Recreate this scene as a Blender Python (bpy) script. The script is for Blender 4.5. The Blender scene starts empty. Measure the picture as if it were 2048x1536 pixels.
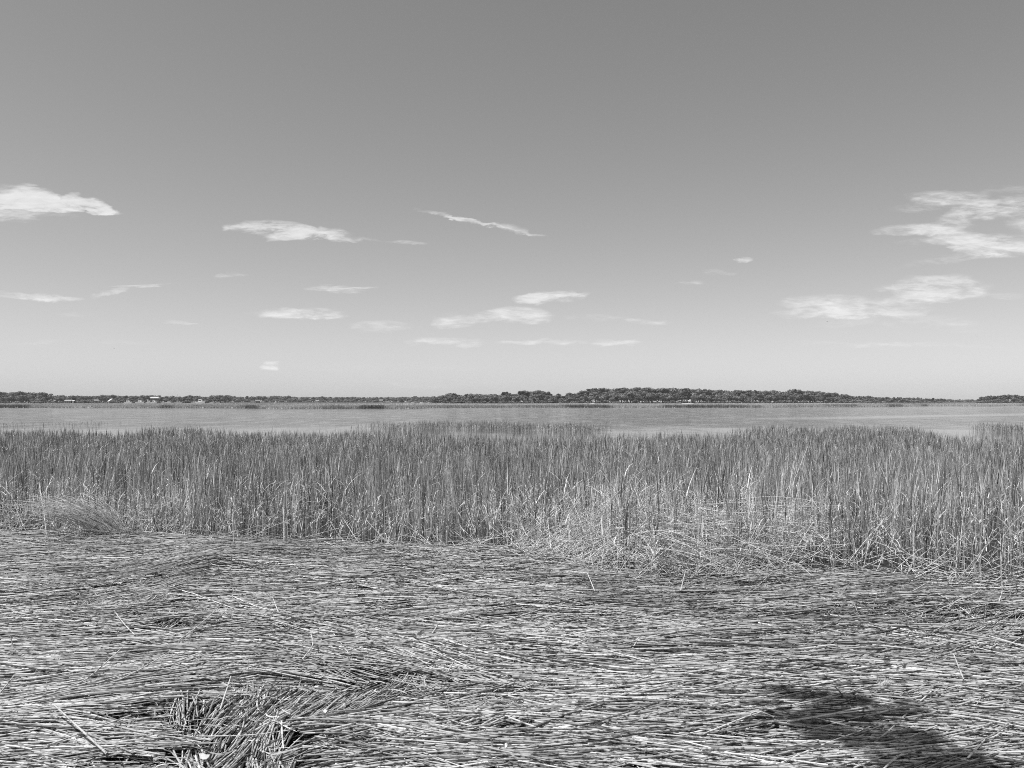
import bpy, math, random
import numpy as np

# ------------------------------------------------------------------ camera, sky, sun, exposure
sc = bpy.context.scene
LENS = 28.0
F = 2048 * LENS / 36.0          # focal length in pixels of a 2048 wide picture
HZ = 802.0                      # horizon row of that picture
CAMZ = 3.0
cam = bpy.data.objects.new("camera", bpy.data.cameras.new("camera"))
sc.collection.objects.link(cam)
cam.location = (0, 0, CAMZ)
cam.rotation_euler = (math.radians(90), 0, 0)
cam.data.lens = LENS
cam.data.sensor_width = 36
cam.data.shift_y = (HZ - 768) / 2048
cam.data.clip_start = 0.05
cam.data.clip_end = 20000
sc.camera = cam

SUN_DIR = np.array([-0.41, -0.18, 0.90]); SUN_DIR /= np.linalg.norm(SUN_DIR)
SUN_EL = math.asin(SUN_DIR[2]); SUN_ROT = math.atan2(SUN_DIR[0], SUN_DIR[1])
sc.view_settings.view_transform = 'Standard'
sc.view_settings.look = 'None'
sc.view_settings.gamma = 1.0
sc.view_settings.exposure = 0.0
sc.cycles.max_bounces = 8
sc.cycles.diffuse_bounces = 3
sc.cycles.transparent_max_bounces = 8
sc.cycles.use_denoising = False
sc.cycles.filter_width = 1.0
sc.cycles.volume_bounces = 0

SKY_STRENGTH = 0.10
SKY_W = (0.0, 0.88, 0.12)       # black and white conversion of the sky
HAZE = 1.0e-4
SKY_MUL, SKY_ADD, SKY_POW = 1.05, 0.0, 1.0

class NT:
    """small helper to write node maths"""
    def __init__(s, tree): s.t = tree; s.n = tree.nodes; s.l = tree.links
    def node(s, kind, **kw):
        n = s.n.new(kind)
        for k, v in kw.items(): setattr(n, k, v)
        return n
    def put(s, sock, v):
        if isinstance(v, bpy.types.NodeSocket): s.l.new(v, sock)
        else: sock.default_value = v
    def m(s, op, a, b=0.0, c=0.0, clamp=False):
        n = s.n.new('ShaderNodeMath'); n.operation = op; n.use_clamp = clamp
        s.put(n.inputs[0], a); s.put(n.inputs[1], b)
        if op in ('MULTIPLY_ADD', 'SMOOTH_MIN', 'SMOOTH_MAX'): s.put(n.inputs[2], c)
        return n.outputs[0]
    def smooth(s, v, a, b, lo=0.0, hi=1.0):
        n = s.n.new('ShaderNodeMapRange'); n.interpolation_type = 'SMOOTHSTEP'
        s.put(n.inputs[0], v); n.inputs[1].default_value = a; n.inputs[2].default_value = b
        n.inputs[3].default_value = lo; n.inputs[4].default_value = hi
        return n.outputs[0]
    def xyz(s, x, y, z):
        n = s.n.new('ShaderNodeCombineXYZ')
        for i, v in enumerate((x, y, z)): s.put(n.inputs[i], v)
        return n.outputs[0]
    def noise(s, vec, scale, detail=4, rough=0.55, dist=0.0):
        n = s.n.new('ShaderNodeTexNoise'); s.l.new(vec, n.inputs['Vector'])
        n.inputs['Scale'].default_value = scale; n.inputs['Detail'].default_value = detail
        n.inputs['Roughness'].default_value = rough; n.inputs['Distortion'].default_value = dist
        return n.outputs[0]

world = bpy.data.worlds.new("World"); sc.world = world; world.use_nodes = True
w = NT(world.node_tree); w.n.clear()
out = w.node('ShaderNodeOutputWorld'); bg = w.node('ShaderNodeBackground')
bg.inputs[1].default_value = SKY_STRENGTH
w.l.new(bg.outputs[0], out.inputs[0])
sky = w.node('ShaderNodeTexSky'); sky.sky_type = 'NISHITA'; sky.sun_disc = False
sky.sun_elevation = SUN_EL; sky.sun_rotation = SUN_ROT; sky.altitude = 0
sky.air_density = 1.0; sky.dust_density = 0.3; sky.ozone_density = 1.0
sep = w.node('ShaderNodeSeparateColor'); w.l.new(sky.outputs[0], sep.inputs[0])
g = w.m('ADD', w.m('MULTIPLY', sep.outputs[0], SKY_W[0]), w.m('ADD', w.m('MULTIPLY', sep.outputs[1], SKY_W[1]), w.m('MULTIPLY', sep.outputs[2], SKY_W[2])))
g = w.m('ADD', w.m('MULTIPLY', w.m('POWER', g, SKY_POW), SKY_MUL), SKY_ADD)
# clouds: soft stretched puffs at fixed bearings and heights of the sky, broken by noise
tc = w.node('ShaderNodeTexCoord'); sx = w.node('ShaderNodeSeparateXYZ'); w.l.new(tc.outputs['Generated'], sx.inputs[0])
yy = w.m('MAXIMUM', sx.outputs[1], 0.05)
U = w.m('DIVIDE', sx.outputs[0], yy); V = w.m('DIVIDE', sx.outputs[2], yy)   # bearing and height (tangents)
vec1 = w.xyz(w.m('MULTIPLY', U, 14.0), w.m('MULTIPLY', V, 60.0), 0.0)
vec2 = w.xyz(w.m('MULTIPLY', U, 30.0), w.m('MULTIPLY', V, 60.0), 3.0)
n1 = w.noise(vec1, 1.0, 7, 0.62, 0.6)
n2 = w.noise(vec2, 1.0, 6, 0.55, 0.2)
Uw = w.m('ADD', U, w.m('MULTIPLY', w.m('SUBTRACT', n2, 0.5), 0.05))
Vw = w.m('ADD', V, w.m('MULTIPLY', w.m('SUBTRACT', n1, 0.5), 0.022))
# (px, py, half width, half height, slope, strength, flat base?)
CL = [(50,397,54,24,.05,1.5,1),(15,406,50,15,.0,1.1,1),(98,410,48,20,.1,1.6,1),(155,404,26,15,.1,1.5,1),(185,412,36,12,.22,1.3,0),(215,421,30,6,.1,.6,0),(30,432,110,10,.05,.16,0),
      (565,461,95,15,.06,1.25,0),(630,468,60,9,.08,.7,0),(480,457,30,9,.0,.5,0),(720,480,40,4,.05,.35,0),(815,483,40,4,.02,.4,0),
      (890,430,55,3,.17,.5,0),(955,443,55,3.4,.2,.62,0),(1010,453,42,5,.12,.42,0),(1045,463,40,4,.15,.34,0),(1072,470,25,4,.15,.3,0),
      (1095,594,58,12,-.03,1.0,0),(1140,590,32,5,-.05,.6,0),(1025,631,72,16,.0,1.0,0),(905,643,42,12,-.03,.6,0),(765,652,55,12,.03,.55,0),
      (600,627,78,9,.01,.85,0),(705,580,36,7,-.03,.85,0),(655,577,45,4,.03,.5,0),(745,578,26,3,-.1,.4,0),(885,684,72,7,.01,.8,0),
      (1085,684,80,5,.0,.6,0),(1235,685,46,6,-.01,.7,0),(1195,637,60,6,.05,.4,0),(1290,643,55,5,.04,.4,0),
      (65,592,80,6,.06,.5,0),(110,597,40,5,.0,.4,0),(225,583,42,5,-.25,.5,0),(275,571,60,3,-.03,.5,0),(150,630,38,5,.0,.32,0),(362,646,40,4,.0,.45,0),
      (460,552,30,4,.03,.4,0),(95,683,60,4,.0,.2,0),(240,684,60,4,.0,.2,0),(543,730,15,7,.0,.9,0),(1485,518,14,6,.0,.55,0),
      (1385,566,30,5,.0,.3,0),(1440,546,26,5,.0,.3,0),(620,560,14,4,.0,.3,0),
      (1905,399,80,15,.06,.75,0),(1985,418,90,16,-.18,.85,0),(1850,412,60,8,-.12,.35,0),(1850,455,90,10,-.05,.5,0),(1885,463,70,11,.1,.6,0),
      (1985,492,80,20,.03,1.05,0),(1905,484,90,11,.0,.6,0),(1890,520,90,7,-.15,.3,0),(2010,380,60,8,-.1,.25,0),
      (1880,575,85,24,.0,.85,0),(1830,597,70,12,-.1,.5,0),(1800,576,50,7,-.03,.4,0),(1660,605,90,14,.0,.7,0),(1660,626,105,9,-.01,.85,0),(1750,618,100,14,-.05,.5,0),
      (1780,640,150,14,.0,.22,0),(1700,691,100,6,.05,.4,0),(1820,688,80,5,.01,.45,0),(1930,692,80,3,.01,.25,0),(2010,590,40,6,.0,.25,0),(870,765,170,10,0,.15,0),(1850,650,180,16,.0,.15,0),
      (780,735,200,9,0,.15,0),(-40,430,160,22,0,.5,1),(2140,440,110,40,0,.7,0)]
tot = None
for (px, py, a, b, sl, st, flat) in CL:
    u0 = (px - 1024) / F; v0 = (HZ - py) / F
    du = w.m('MULTIPLY', w.m('SUBTRACT', Uw, u0), F / (a * 1.3))
    dv = w.m('SUBTRACT', Vw, v0)
    dv = w.m('MULTIPLY', w.m('ADD', dv, w.m('MULTIPLY', w.m('SUBTRACT', Uw, u0), sl)), F / (b * 1.35))
    if flat: dv = w.m('MAXIMUM', dv, w.m('MULTIPLY', dv, -1.0 * 1.8))
    r2 = w.m('ADD', w.m('MULTIPLY', du, du), w.m('MULTIPLY', dv, dv))
    k = w.m('MULTIPLY', w.m('SUBTRACT', 1.0, r2, clamp=True), st)
    tot = k if tot is None else w.m('ADD', tot, k)
n3 = w.noise(w.xyz(w.m('MULTIPLY', U, 45.0), w.m('MULTIPLY', V, 190.0), 7.0), 1.0, 5, 0.6, 0.4)
fine = w.m('ADD', w.m('MULTIPLY', w.m('SUBTRACT', n1, .5), 4.2), w.m('MULTIPLY', w.m('SUBTRACT', n3, .5), 2.6))
dens = w.m('MULTIPLY', tot, w.m('MAXIMUM', w.m('ADD', 1.0, fine), 0.0))
d2 = w.m('POWER', dens, 1.8)
alpha = w.m('MINIMUM', w.m('MULTIPLY', w.m('DIVIDE', d2, w.m('ADD', d2, 0.55)), 1.08), 0.86)
CLOUD_BRIGHT = 0.84
cl_v = w.m('MULTIPLY', w.m('MULTIPLY_ADD', n1, .5, .75), w.m('MULTIPLY', w.m('MULTIPLY_ADD', n3, .36, .80), CLOUD_BRIGHT / SKY_STRENGTH))
mixn = w.node('ShaderNodeMix'); mixn.data_type = 'FLOAT'
w.l.new(alpha, mixn.inputs[0]); w.l.new(g, mixn.inputs[2]); w.l.new(cl_v, mixn.inputs[3])
comb = w.node('ShaderNodeCombineColor')
for i in range(3): w.l.new(mixn.outputs[0], comb.inputs[i])
w.l.new(comb.outputs[0], bg.inputs[0])

sun = bpy.data.objects.new("sun", bpy.data.lights.new("sun", 'SUN'))
sc.collection.objects.link(sun)
sun.data.energy = 4.5; sun.data.angle = math.radians(0.5); sun.data.color = (1, 1, 1)
from mathutils import Vector
sun.rotation_euler = Vector(SUN_DIR).to_track_quat('Z', 'Y').to_euler()

# ------------------------------------------------------------------ helpers
rng = np.random.default_rng(7)
random.seed(7)

def tag(o, label=None, cat=None, group=None, kind=None):
    if label: o['label'] = label
    if cat: o['category'] = cat
    if group: o['group'] = group
    if kind: o['kind'] = kind
    return o

def empty(name, loc, label, cat, group=None):
    o = bpy.data.objects.new(name, None); sc.collection.objects.link(o); o.location = loc
    o.empty_display_size = 0.2
    return tag(o, label, cat, group)

def mesh_np(name, V, Fq, mat, tone=None, parent=None, smooth=True, extra=None):
    """V (n,3), Fq (m,4) or (m,3) index array"""
    me = bpy.data.meshes.new(name)
    V = np.ascontiguousarray(V, dtype=np.float32); Fq = np.ascontiguousarray(Fq, dtype=np.int32)
    me.vertices.add(len(V)); me.vertices.foreach_set('co', V.ravel())
    k = Fq.shape[1]
    me.loops.add(Fq.size); me.loops.foreach_set('vertex_index', Fq.ravel())
    me.polygons.add(len(Fq)); me.polygons.foreach_set('loop_start', np.arange(0, Fq.size, k, dtype=np.int32))
    me.polygons.foreach_set('use_smooth', np.full(len(Fq), smooth))
    me.update(calc_edges=True)
    if tone is not None:
        at = me.attributes.new('tone', 'FLOAT', 'POINT'); at.data.foreach_set('value', np.ascontiguousarray(tone, dtype=np.float32))
    if extra is not None:
        for nm, arr in extra.items():
            at = me.attributes.new(nm, 'FLOAT', 'POINT'); at.data.foreach_set('value', np.ascontiguousarray(arr, dtype=np.float32))
    me.materials.append(mat)
    o = bpy.data.objects.new(name, me); sc.collection.objects.link(o)
    if parent: o.parent = parent
    return o

class Geo:
    def __init__(s): s.V = []; s.F = []; s.T = []; s.L = []; s.n = 0
    def add(s, V, Fq, T, L=None):
        s.V.append(V.reshape(-1, 3)); s.F.append(Fq + s.n); s.T.append(T.ravel())
        s.L.append(np.zeros(T.size) if L is None else L.ravel()); s.n += V.reshape(-1, 3).shape[0]
    def strips(s, P, side, wd, tone):
        """P (N,S,3) centre lines, side (N,3), wd (N,S) half widths, tone (N,) or (N,S)"""
        N, S, _ = P.shape
        off = side[:, None, :] * wd[:, :, None]
        V = np.stack([P - off, P + off], 2)
        base = (np.arange(N)[:, None] * S + np.arange(S - 1)[None, :]) * 2
        Fq = np.stack([base, base + 1, base + 3, base + 2], -1).reshape(-1, 4)
        if tone.ndim == 1: tone = np.repeat(tone[:, None], S, 1)
        s.add(V, Fq, np.repeat(tone[:, :, None], 2, 2))
    def tubes(s, P, r, K, tone, ln=None):
        """P (N,S,3), r (N,S); ln (N,S) metres along the stalk"""
        N, S, _ = P.shape
        T = np.gradient(P, axis=1); T /= np.linalg.norm(T, axis=2, keepdims=True) + 1e-9
        ref = np.zeros((N, 1, 3)); ref[..., 2] = 1.0
        vert = np.abs(T[:, S // 2, 2]) > 0.8
        ref[vert] = (0.3, 1.0, 0.0)
        n1 = np.cross(T, ref); n1 /= np.linalg.norm(n1, axis=2, keepdims=True) + 1e-9
        n2 = np.cross(n1, T)
        a = np.arange(K) * 2 * np.pi / K
        V = P[:, :, None, :] + r[:, :, None, None] * (n1[:, :, None, :] * np.cos(a)[None, None, :, None] + n2[:, :, None, :] * np.sin(a)[None, None, :, None])
        b = (np.arange(N)[:, None, None] * S + np.arange(S - 1)[None, :, None]) * K
        k = np.arange(K)[None, None, :]; k2 = (k + 1) % K
        Fq = np.stack([b + k, b + k2, b + K + k2, b + K + k], -1).reshape(-1, 4)
        if tone.ndim == 1: tone = np.repeat(tone[:, None], S, 1)
        L = np.zeros((N, S)) if ln is None else ln
        s.add(V, Fq, np.repeat(tone[:, :, None], K, 2), np.repeat(L[:, :, None], K, 2))
    def build(s, name, mat, parent=None, smooth=True):
        return mesh_np(name, np.concatenate(s.V), np.concatenate(s.F), mat, np.concatenate(s.T), parent, smooth, {'along': np.concatenate(s.L)})

def _hash(ix, iy, seed):
    h = (ix.astype(np.int64) * 374761393 + iy.astype(np.int64) * 668265263 + seed * 974711) & 0x7fffffff
    h = ((h ^ (h >> 13)) * 1274126177) & 0x7fffffff
    return ((h ^ (h >> 16)) & 0xffff) / 65535.0

def vnoise(x, y, seed=0):
    x = np.asarray(x, float); y = np.asarray(y, float)
    ix = np.floor(x); iy = np.floor(y); fx = x - ix; fy = y - iy
    fx = fx * fx * (3 - 2 * fx); fy = fy * fy * (3 - 2 * fy)
    a = _hash(ix, iy, seed); b = _hash(ix + 1, iy, seed); c = _hash(ix, iy + 1, seed); d = _hash(ix + 1, iy + 1, seed)
    return (a * (1 - fx) + b * fx) * (1 - fy) + (c * (1 - fx) + d * fx) * fy * 1.0

def fbm(x, y, seed=0, o=3):
    s = 0; a = 0.5; t = 0
    for i in range(o):
        s = s + a * vnoise(np.asarray(x) * 2 ** i, np.asarray(y) * 2 ** i, seed + i * 17); t += a; a *= 0.5
    return s / t

def inpoly(x, y, poly):
    ins = np.zeros(np.shape(x), bool); n = len(poly)
    for i in range(n):
        x0, y0 = poly[i]; x1, y1 = poly[(i + 1) % n]
        c = ((y0 > y) != (y1 > y)) & (x < (x1 - x0) * (y - y0) / (y1 - y0 + 1e-12) + x0)
        ins ^= c
    return ins

GZ = 1.25
def g2p(x, y, z=GZ):
    return 1024 + F * x / y, HZ + F * (CAMZ - z) / y
def p2g(px, py, z=GZ):
    y = (CAMZ - z) * F / (np.asarray(py, float) - HZ); return (np.asarray(px, float) - 1024) / F * y, y
def bearing(x, y): return 1024 + F * x / np.maximum(y, 0.5)

# outlines of the marsh, as distance against bearing
EDGE = np.array([(-400,1055),(0,1058),(120,1064),(230,1080),(400,1084),(560,1082),(700,1090),(850,1104),(1000,1108),(1080,1122),(1180,1142),(1280,1160),(1400,1152),(1500,1142),(1640,1134),(1740,1142),(1820,1158),(2048,1170),(2500,1172)], float)
def edge_y(b): return (CAMZ - GZ) * F / (np.interp(b, EDGE[:, 0], EDGE[:, 1]) - HZ)
FAR = np.array([(-500,853),(0,859),(150,860),(230,863),(275,862),(292,857),(440,857),(475,862),(700,861),(830,864),(860,869),(1220,871),(1400,871),(1440,866),(1480,857),(1530,850),(1580,849),(1640,854),(1690,848),(1720,850),(1750,855),(1790,850),(1850,859),(1885,869),(1930,875),(2048,876),(2600,876)], float)
def far_y(b): return 1.98 * F / (np.interp(b, FAR[:, 0], FAR[:, 1]) - HZ)
OPP = np.array([(-900,815),(0,815.3),(200,815.8),(450,816.2),(560,817.4),(700,817.2),(840,817),(860,815.6),(1024,815),(1500,815),(1590,814.6),(1610,814.2),(1750,814),(1800,813),(1850,812.4),(1900,812.2),(1990,812.6),(2048,811.6),(2900,812)], float)
def opp_y(b): return CAMZ * F / (np.interp(b, OPP[:, 0], OPP[:, 1]) - HZ)
SHELF = [  # grass standing in the water: bearing range, (bearing, distance) of near side, depth, height, density
    dict(name='left', b=(-260, 268), near=[(-260, 88), (0, 90), (150, 93), (268, 99)], depth=4, h=.5, dn=7),
    dict(name='middle', b=(700, 1226), near=[(700, 73), (850, 82), (1000, 80), (1050, 75), (1226, 75)], depth=9, h=.64, dn=30),
    dict(name='right', b=(1935, 2500), near=[(1935, 74), (2048, 72), (2500, 70)], depth=12, h=.62, dn=26),
]
def sm(t): t = np.clip(t, 0, 1); return t * t * (3 - 2 * t)

HOL = [(395,1398),(470,1352),(540,1350),(640,1367),(740,1377),(780,1347),(830,1337),(890,1365),(850,1378),(760,1402),(700,1430),(565,1446),(575,1470),(650,1474),(600,1500),(580,1580),(320,1580),(345,1505),(450,1497),(372,1470),(355,1440)]
HOL2 = [(205,1172),(300,1158),(400,1128),(440,1122),(400,1150),(330,1186),(310,1212),(240,1208),(155,1216),(165,1200)]
HOL3 = [(318,1243),(350,1240),(372,1256),(345,1262),(322,1256)]
HOLG = [np.stack(p2g(*np.array(h, float).T), 1) for h in (HOL, HOL2, HOL3)]
HOLW = [h.mean(0) + (h - h.mean(0)) * 1.13 for h in HOLG]

def blob(x, y, px, py, rx, ry):
    cx, cy = p2g(px, py); return np.exp(-(((x - cx) / rx) ** 2 + ((y - cy) / ry) ** 2))

def wrack_h(x, y):
    """height of the straw mat over its flat bed"""
    h = 0.10 * (fbm(x * .45 + 3, y * .75, 11, 2) - .5) + 0.05 * (fbm(x * 1.1, y * 2.2 + 5, 12, 2) - .5)
    h = h + .030 * (fbm(x * 1.6 + 7, y * 6, 13, 2) - .5)
    h = h - 0.012 * blob(x, y, 480, 1440, .34, .45) - .012 * blob(x, y, 640, 1400, .42, .28) - 0.01 * blob(x, y, 500, 1520, .25, .3)
    h = h + 0.025 * blob(x, y, 760, 1455, .5, .15) + 0.05 * blob(x, y, 600, 1335, .6, .2) + .04 * blob(x, y, 150, 1420, .7, .35)
    h = h - 0.02 * blob(x, y, 240, 1195, .4, .5) + 0.05 * blob(x, y, 420, 1120, .8, .6) - .015 * blob(x, y, 345, 1252, .15, .25)
    h = h - 0.04 * blob(x, y, 1020, 1470, .35, .12) - .03 * blob(x, y, 120, 1390, .5, .12) - .03 * blob(x, y, 970, 1462, .2, .1)
    return h

def gz(x, y):
    b = bearing(x, y)
    e = edge_y(b); fy = far_y(b); oy = opp_y(b)
    z = np.interp(y, [-50, 9, 12, 16, 25, 45, 66, 80, 110, 400], [1.2, 1.2, 1.0, .78, .45, .2, .06, -.1, -.6, -3])
    z = np.where(y < 12, z + (wrack_h(x, y) - .055) * sm((e + .6 - y) / .6), z + 0.0)
    z = z - 0.55 * sm((y - fy) / 5.0) * (y > 30)
    for s in SHELF:
        nb = np.array(s['near'], float); ny = np.interp(b, nb[:, 0], nb[:, 1])
        m = sm((b - s['b'][0]) / 15) * sm((s['b'][1] - b) / 15) * sm((y - ny) / 1.0 + .6) * sm((ny + s['depth'] - y) / 1.0 + .6)
        z = np.where(y < 140, z * (1 - m) + m * (-0.06), z)
    zf = 0.35 + 0.25 * sm((y - oy - 60) / 200) + .12 * (fbm(x * .05, y * .02, 5, 2) - .5)
    k = sm((y - oy) / 4.0 + .5)
    z = np.where(y > 200, -3 * (1 - k) + zf * k, z)
    return z

# ------------------------------------------------------------------ materials (all neutral: a black and white picture)
def gray(nt, v):
    c = nt.node('ShaderNodeCombineColor')
    for i in range(3): nt.put(c.inputs[i], v)
    return c.outputs[0]

def new_mat(name):
    m = bpy.data.materials.new(name); m.use_nodes = True
    nt = NT(m.node_tree); p = nt.n['Principled BSDF']
    return m, nt, p

def mat_plain(name, v, rough=.6, var=.15, scale=3.0, spec=.3, metal=0):
    m, nt, p = new_mat(name)
    t = nt.node('ShaderNodeTexCoord')
    n = nt.noise(t.outputs['Object'], scale, 4, .6)
    val = nt.m('MULTIPLY', nt.m('ADD', nt.m('MULTIPLY', nt.m('SUBTRACT', n, .5), 2 * var), 1.0), v)
    nt.put(p.inputs['Base Color'], gray(nt, val)); p.inputs['Roughness'].default_value = rough
    p.inputs['Specular IOR Level'].default_value = spec; p.inputs['Metallic'].default_value = metal
    return m

def mat_blade(name, trans=.25, mul=1.0, rough=.5):
    m, nt, p = new_mat(name)
    a = nt.node('ShaderNodeAttribute'); a.attribute_name = 'tone'
    v = nt.m('MULTIPLY', a.outputs['Fac'], mul)
    nt.put(p.inputs['Base Color'], gray(nt, v)); p.inputs['Roughness'].default_value = rough
    p.inputs['Specular IOR Level'].default_value = .35
    tr = nt.node('ShaderNodeBsdfTranslucent'); nt.put(tr.inputs[0], gray(nt, v))
    mx = nt.node('ShaderNodeMixShader'); mx.inputs[0].default_value = trans
    nt.l.new(p.outputs[0], mx.inputs[1]); nt.l.new(tr.outputs[0], mx.inputs[2])
    nt.l.new(mx.outputs[0], nt.n['Material Output'].inputs[0])
    return m

def mat_straw(name):
    """dry reed stalks: tone of each stalk, darker joints every few centimetres, specks of mud"""
    m, nt, p = new_mat(name)
    a = nt.node('ShaderNodeAttribute'); a.attribute_name = 'tone'
    al = nt.node('ShaderNodeAttribute'); al.attribute_name = 'along'
    t = nt.node('ShaderNodeTexCoord')
    fr = nt.m('FRACT', nt.m('ADD', nt.m('MULTIPLY', al.outputs['Fac'], 6.0), nt.m('MULTIPLY', a.outputs['Fac'], 13.7)))
    joint = nt.smooth(nt.m('ABSOLUTE', nt.m('SUBTRACT', fr, .5)), .01, .04, .62, 1.0)
    n = nt.noise(t.outputs['Object'], 22.0, 5, .7)
    spot = nt.smooth(n, .38, .50, .30, 1.0)
    n3 = nt.noise(t.outputs['Object'], 5.0, 3, .6)
    v = nt.m('MULTIPLY', nt.m('MULTIPLY', a.outputs['Fac'], joint), nt.m('MULTIPLY', spot, nt.m('MULTIPLY_ADD', n3, .5, .75)))
    nt.put(p.inputs['Base Color'], gray(nt, v)); p.inputs['Roughness'].default_value = .45
    p.inputs['Specular IOR Level'].default_value = .45
    return m

M_GRASS = mat_blade('marsh_grass_blades', .10)
M_FGRASS = mat_blade('far_grass', .25)
M_STRAW = mat_straw('dry_straw')
M_LEAF = mat_blade('tree_leaves', .12, 1.0, .55)
M_BARK = mat_plain('bark', .16, .85, .3, 1.5)
M_WHITE = mat_plain('white_paint', .85, .4, .05, .3)
M_PALE = mat_plain('pale_siding', .40, .6, .08, .3)
M_ROOF = mat_plain('grey_roof', .26, .7, .1, .4)
M_DARK = mat_plain('dark_glass', .04, .2, .1, 1.0)

# ground
m, nt, p = new_mat('mud_and_marsh_soil')
t = nt.node('ShaderNodeTexCoord'); sp = nt.node('ShaderNodeSeparateXYZ'); nt.l.new(t.outputs['Object'], sp.inputs[0])
n = nt.noise(t.outputs['Object'], 3.0, 8, .7); nb_ = nt.noise(t.outputs['Object'], .02, 4, .6)
near = nt.m('MULTIPLY_ADD', n, .05, .005)
farv = nt.m('MULTIPLY_ADD', nb_, .30, .18)
k = nt.smooth(sp.outputs[1], 150, 250)
farv = nt.m('MULTIPLY', farv, nt.smooth(sp.outputs[1], 690, 760, 1.0, .25))
v = nt.m('ADD', nt.m('MULTIPLY', near, nt.m('SUBTRACT', 1.0, k)), nt.m('MULTIPLY', farv, k))
nt.put(p.inputs['Base Color'], gray(nt, v)); p.inputs['Roughness'].default_value = .8
bp = nt.node('ShaderNodeBump'); bp.inputs['Strength'].default_value = .6; bp.inputs['Distance'].default_value = .03
nt.l.new(n, bp.inputs['Height']); nt.l.new(bp.outputs[0], p.inputs['Normal'])
M_GROUND = m

# water
m, nt, p = new_mat('estuary_water')
t = nt.node('ShaderNodeTexCoord'); sp = nt.node('ShaderNodeSeparateXYZ'); nt.l.new(t.outputs['Object'], sp.inputs[0])
X, Y = sp.outputs[0], sp.outputs[1]
p.inputs['Base Color'].default_value = (.10, .10, .10, 1); p.inputs['Roughness'].default_value = .09; p.inputs['IOR'].default_value = 1.33
wn = nt.noise(t.outputs['Object'], .035, 3, .6)
line = nt.m('SUBTRACT', Y, nt.m('MULTIPLY_ADD', nt.m('SUBTRACT', X, 55.0), .62, 140.6))
line = nt.m('ADD', line, nt.m('MULTIPLY', nt.m('SUBTRACT', wn, .5), 22.0))
streak = nt.m('MULTIPLY', nt.smooth(nt.m('ABSOLUTE', line), 3.0, 13.0, 1.0, 0.0), nt.smooth(X, 18.0, 60.0))
inlet = nt.smooth(nt.m('ADD', Y, nt.m('MULTIPLY', nt.m('SUBTRACT', wn, .5), 50.0)), 80.0, 108.0, 1.0, 0.0)
calm = nt.m('MAXIMUM', nt.m('MULTIPLY', streak, .9), nt.m('MULTIPLY', inlet, .93))
fary = nt.smooth(Y, 200.0, 420.0, 1.0, .55)
mp = nt.node('ShaderNodeMapping'); nt.l.new(t.outputs['Object'], mp.inputs[0]); mp.inputs['Scale'].default_value = (.55, 1.0, 1.0)
wa = nt.noise(mp.outputs[0], 1.3, 3, .6, .4); wb = nt.noise(mp.outputs[0], .28, 3, .55, .3)
hh = nt.m('ADD', nt.m('MULTIPLY', wa, .5), nt.m('MULTIPLY', wb, 1.0))
mg = nt.node('ShaderNodeMapping'); nt.l.new(t.outputs['Object'], mg.inputs[0]); mg.inputs['Scale'].default_value = (.30, .085, 1.0)
gust = nt.smooth(nt.noise(mg.outputs[0], 1.0, 7, .75, .3), .36, .64, .12, 1.0)
bp = nt.node('ShaderNodeBump'); bp.inputs['Distance'].default_value = 1.0
nt.put(bp.inputs['Strength'], nt.m('MULTIPLY', nt.m('MULTIPLY', nt.m('SUBTRACT', 1.0, calm), fary), gust))
nt.l.new(hh, bp.inputs['Height']); nt.l.new(bp.outputs[0], p.inputs['Normal'])
M_WATER = m

# ------------------------------------------------------------------ ground sheet and water
ys = np.concatenate([np.arange(-14, 2.5, .5), np.arange(2.5, 13, .08), np.geomspace(13, 60, 90), np.geomspace(60.5, 110, 110)[0:], np.linspace(114, 285, 20), np.geomspace(288, 560, 170), np.geomspace(570, 2080, 50)])
us = np.concatenate([np.linspace(-1.6, -1.0, 14)[:-1], np.linspace(-1.0, 1.0, 420), np.linspace(1.0, 1.6, 14)[1:]])
YY, UU = np.meshgrid(ys, us, indexing='ij')
XX = UU * (np.abs(YY) + np.where(YY < 30, (30 - np.clip(YY, 0, 30)) * .12, 0))
ZZ = gz(XX, YY)
nr, nc = YY.shape
idx = np.arange(nr * nc).reshape(nr, nc)
Fq = np.stack([idx[:-1, :-1], idx[:-1, 1:], idx[1:, 1:], idx[1:, :-1]], -1).reshape(-1, 4)
gnd = mesh_np('ground', np.stack([XX, YY, ZZ], -1).reshape(-1, 3), Fq, M_GROUND); tag(gnd, kind='structure')
wy = np.array([40, 200, 700.]); wv = np.array([[-1100, 45, 0], [1100, 45, 0], [1100, 700, 0], [-1100, 700, 0.]])
wat = mesh_np('water', wv, np.array([[0, 1, 2, 3]]), M_WATER, smooth=False); tag(wat, kind='structure')

# ------------------------------------------------------------------ straw mat
CP = [  # px, py, picture angle (deg, up to the right), sx, sy
 (100,1400,7,160,35),(260,1370,9,160,30),(150,1470,3,160,40),(780,1430,17,110,22),(900,1400,13,100,25),(720,1480,14,120,30),(940,1450,24,60,22),
 (1000,1340,-4,160,30),(720,1300,-11,120,22),(880,1325,-14,90,18),(640,1270,-7,90,18),(1150,1400,8,120,30),(1400,1470,2,200,40),
 (1720,1500,9,140,30),(1960,1490,13,110,30),(1900,1280,8,150,30),(2010,1240,13,80,25),(1500,1380,4,160,30),(1700,1360,2,160,30),
 (300,1150,14,90,16),(390,1125,12,80,14),(60,1210,9,90,18),(120,1150,4,120,25),(600,1180,3,160,30),(900,1180,-2,160,25),(1300,1220,3,200,30),
 (1550,1180,5,140,20),(1750,1190,6,100,20),(1100,1260,1,160,25),(450,1230,2,120,20),(1060,1500,0,160,30),(1300,1310,-3,120,20),(640,1350,-8,70,14),(480,1345,8,60,12),
 (640,1525,18,60,25),(90,1335,6,120,20),(1980,1400,5,80,30)]
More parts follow.
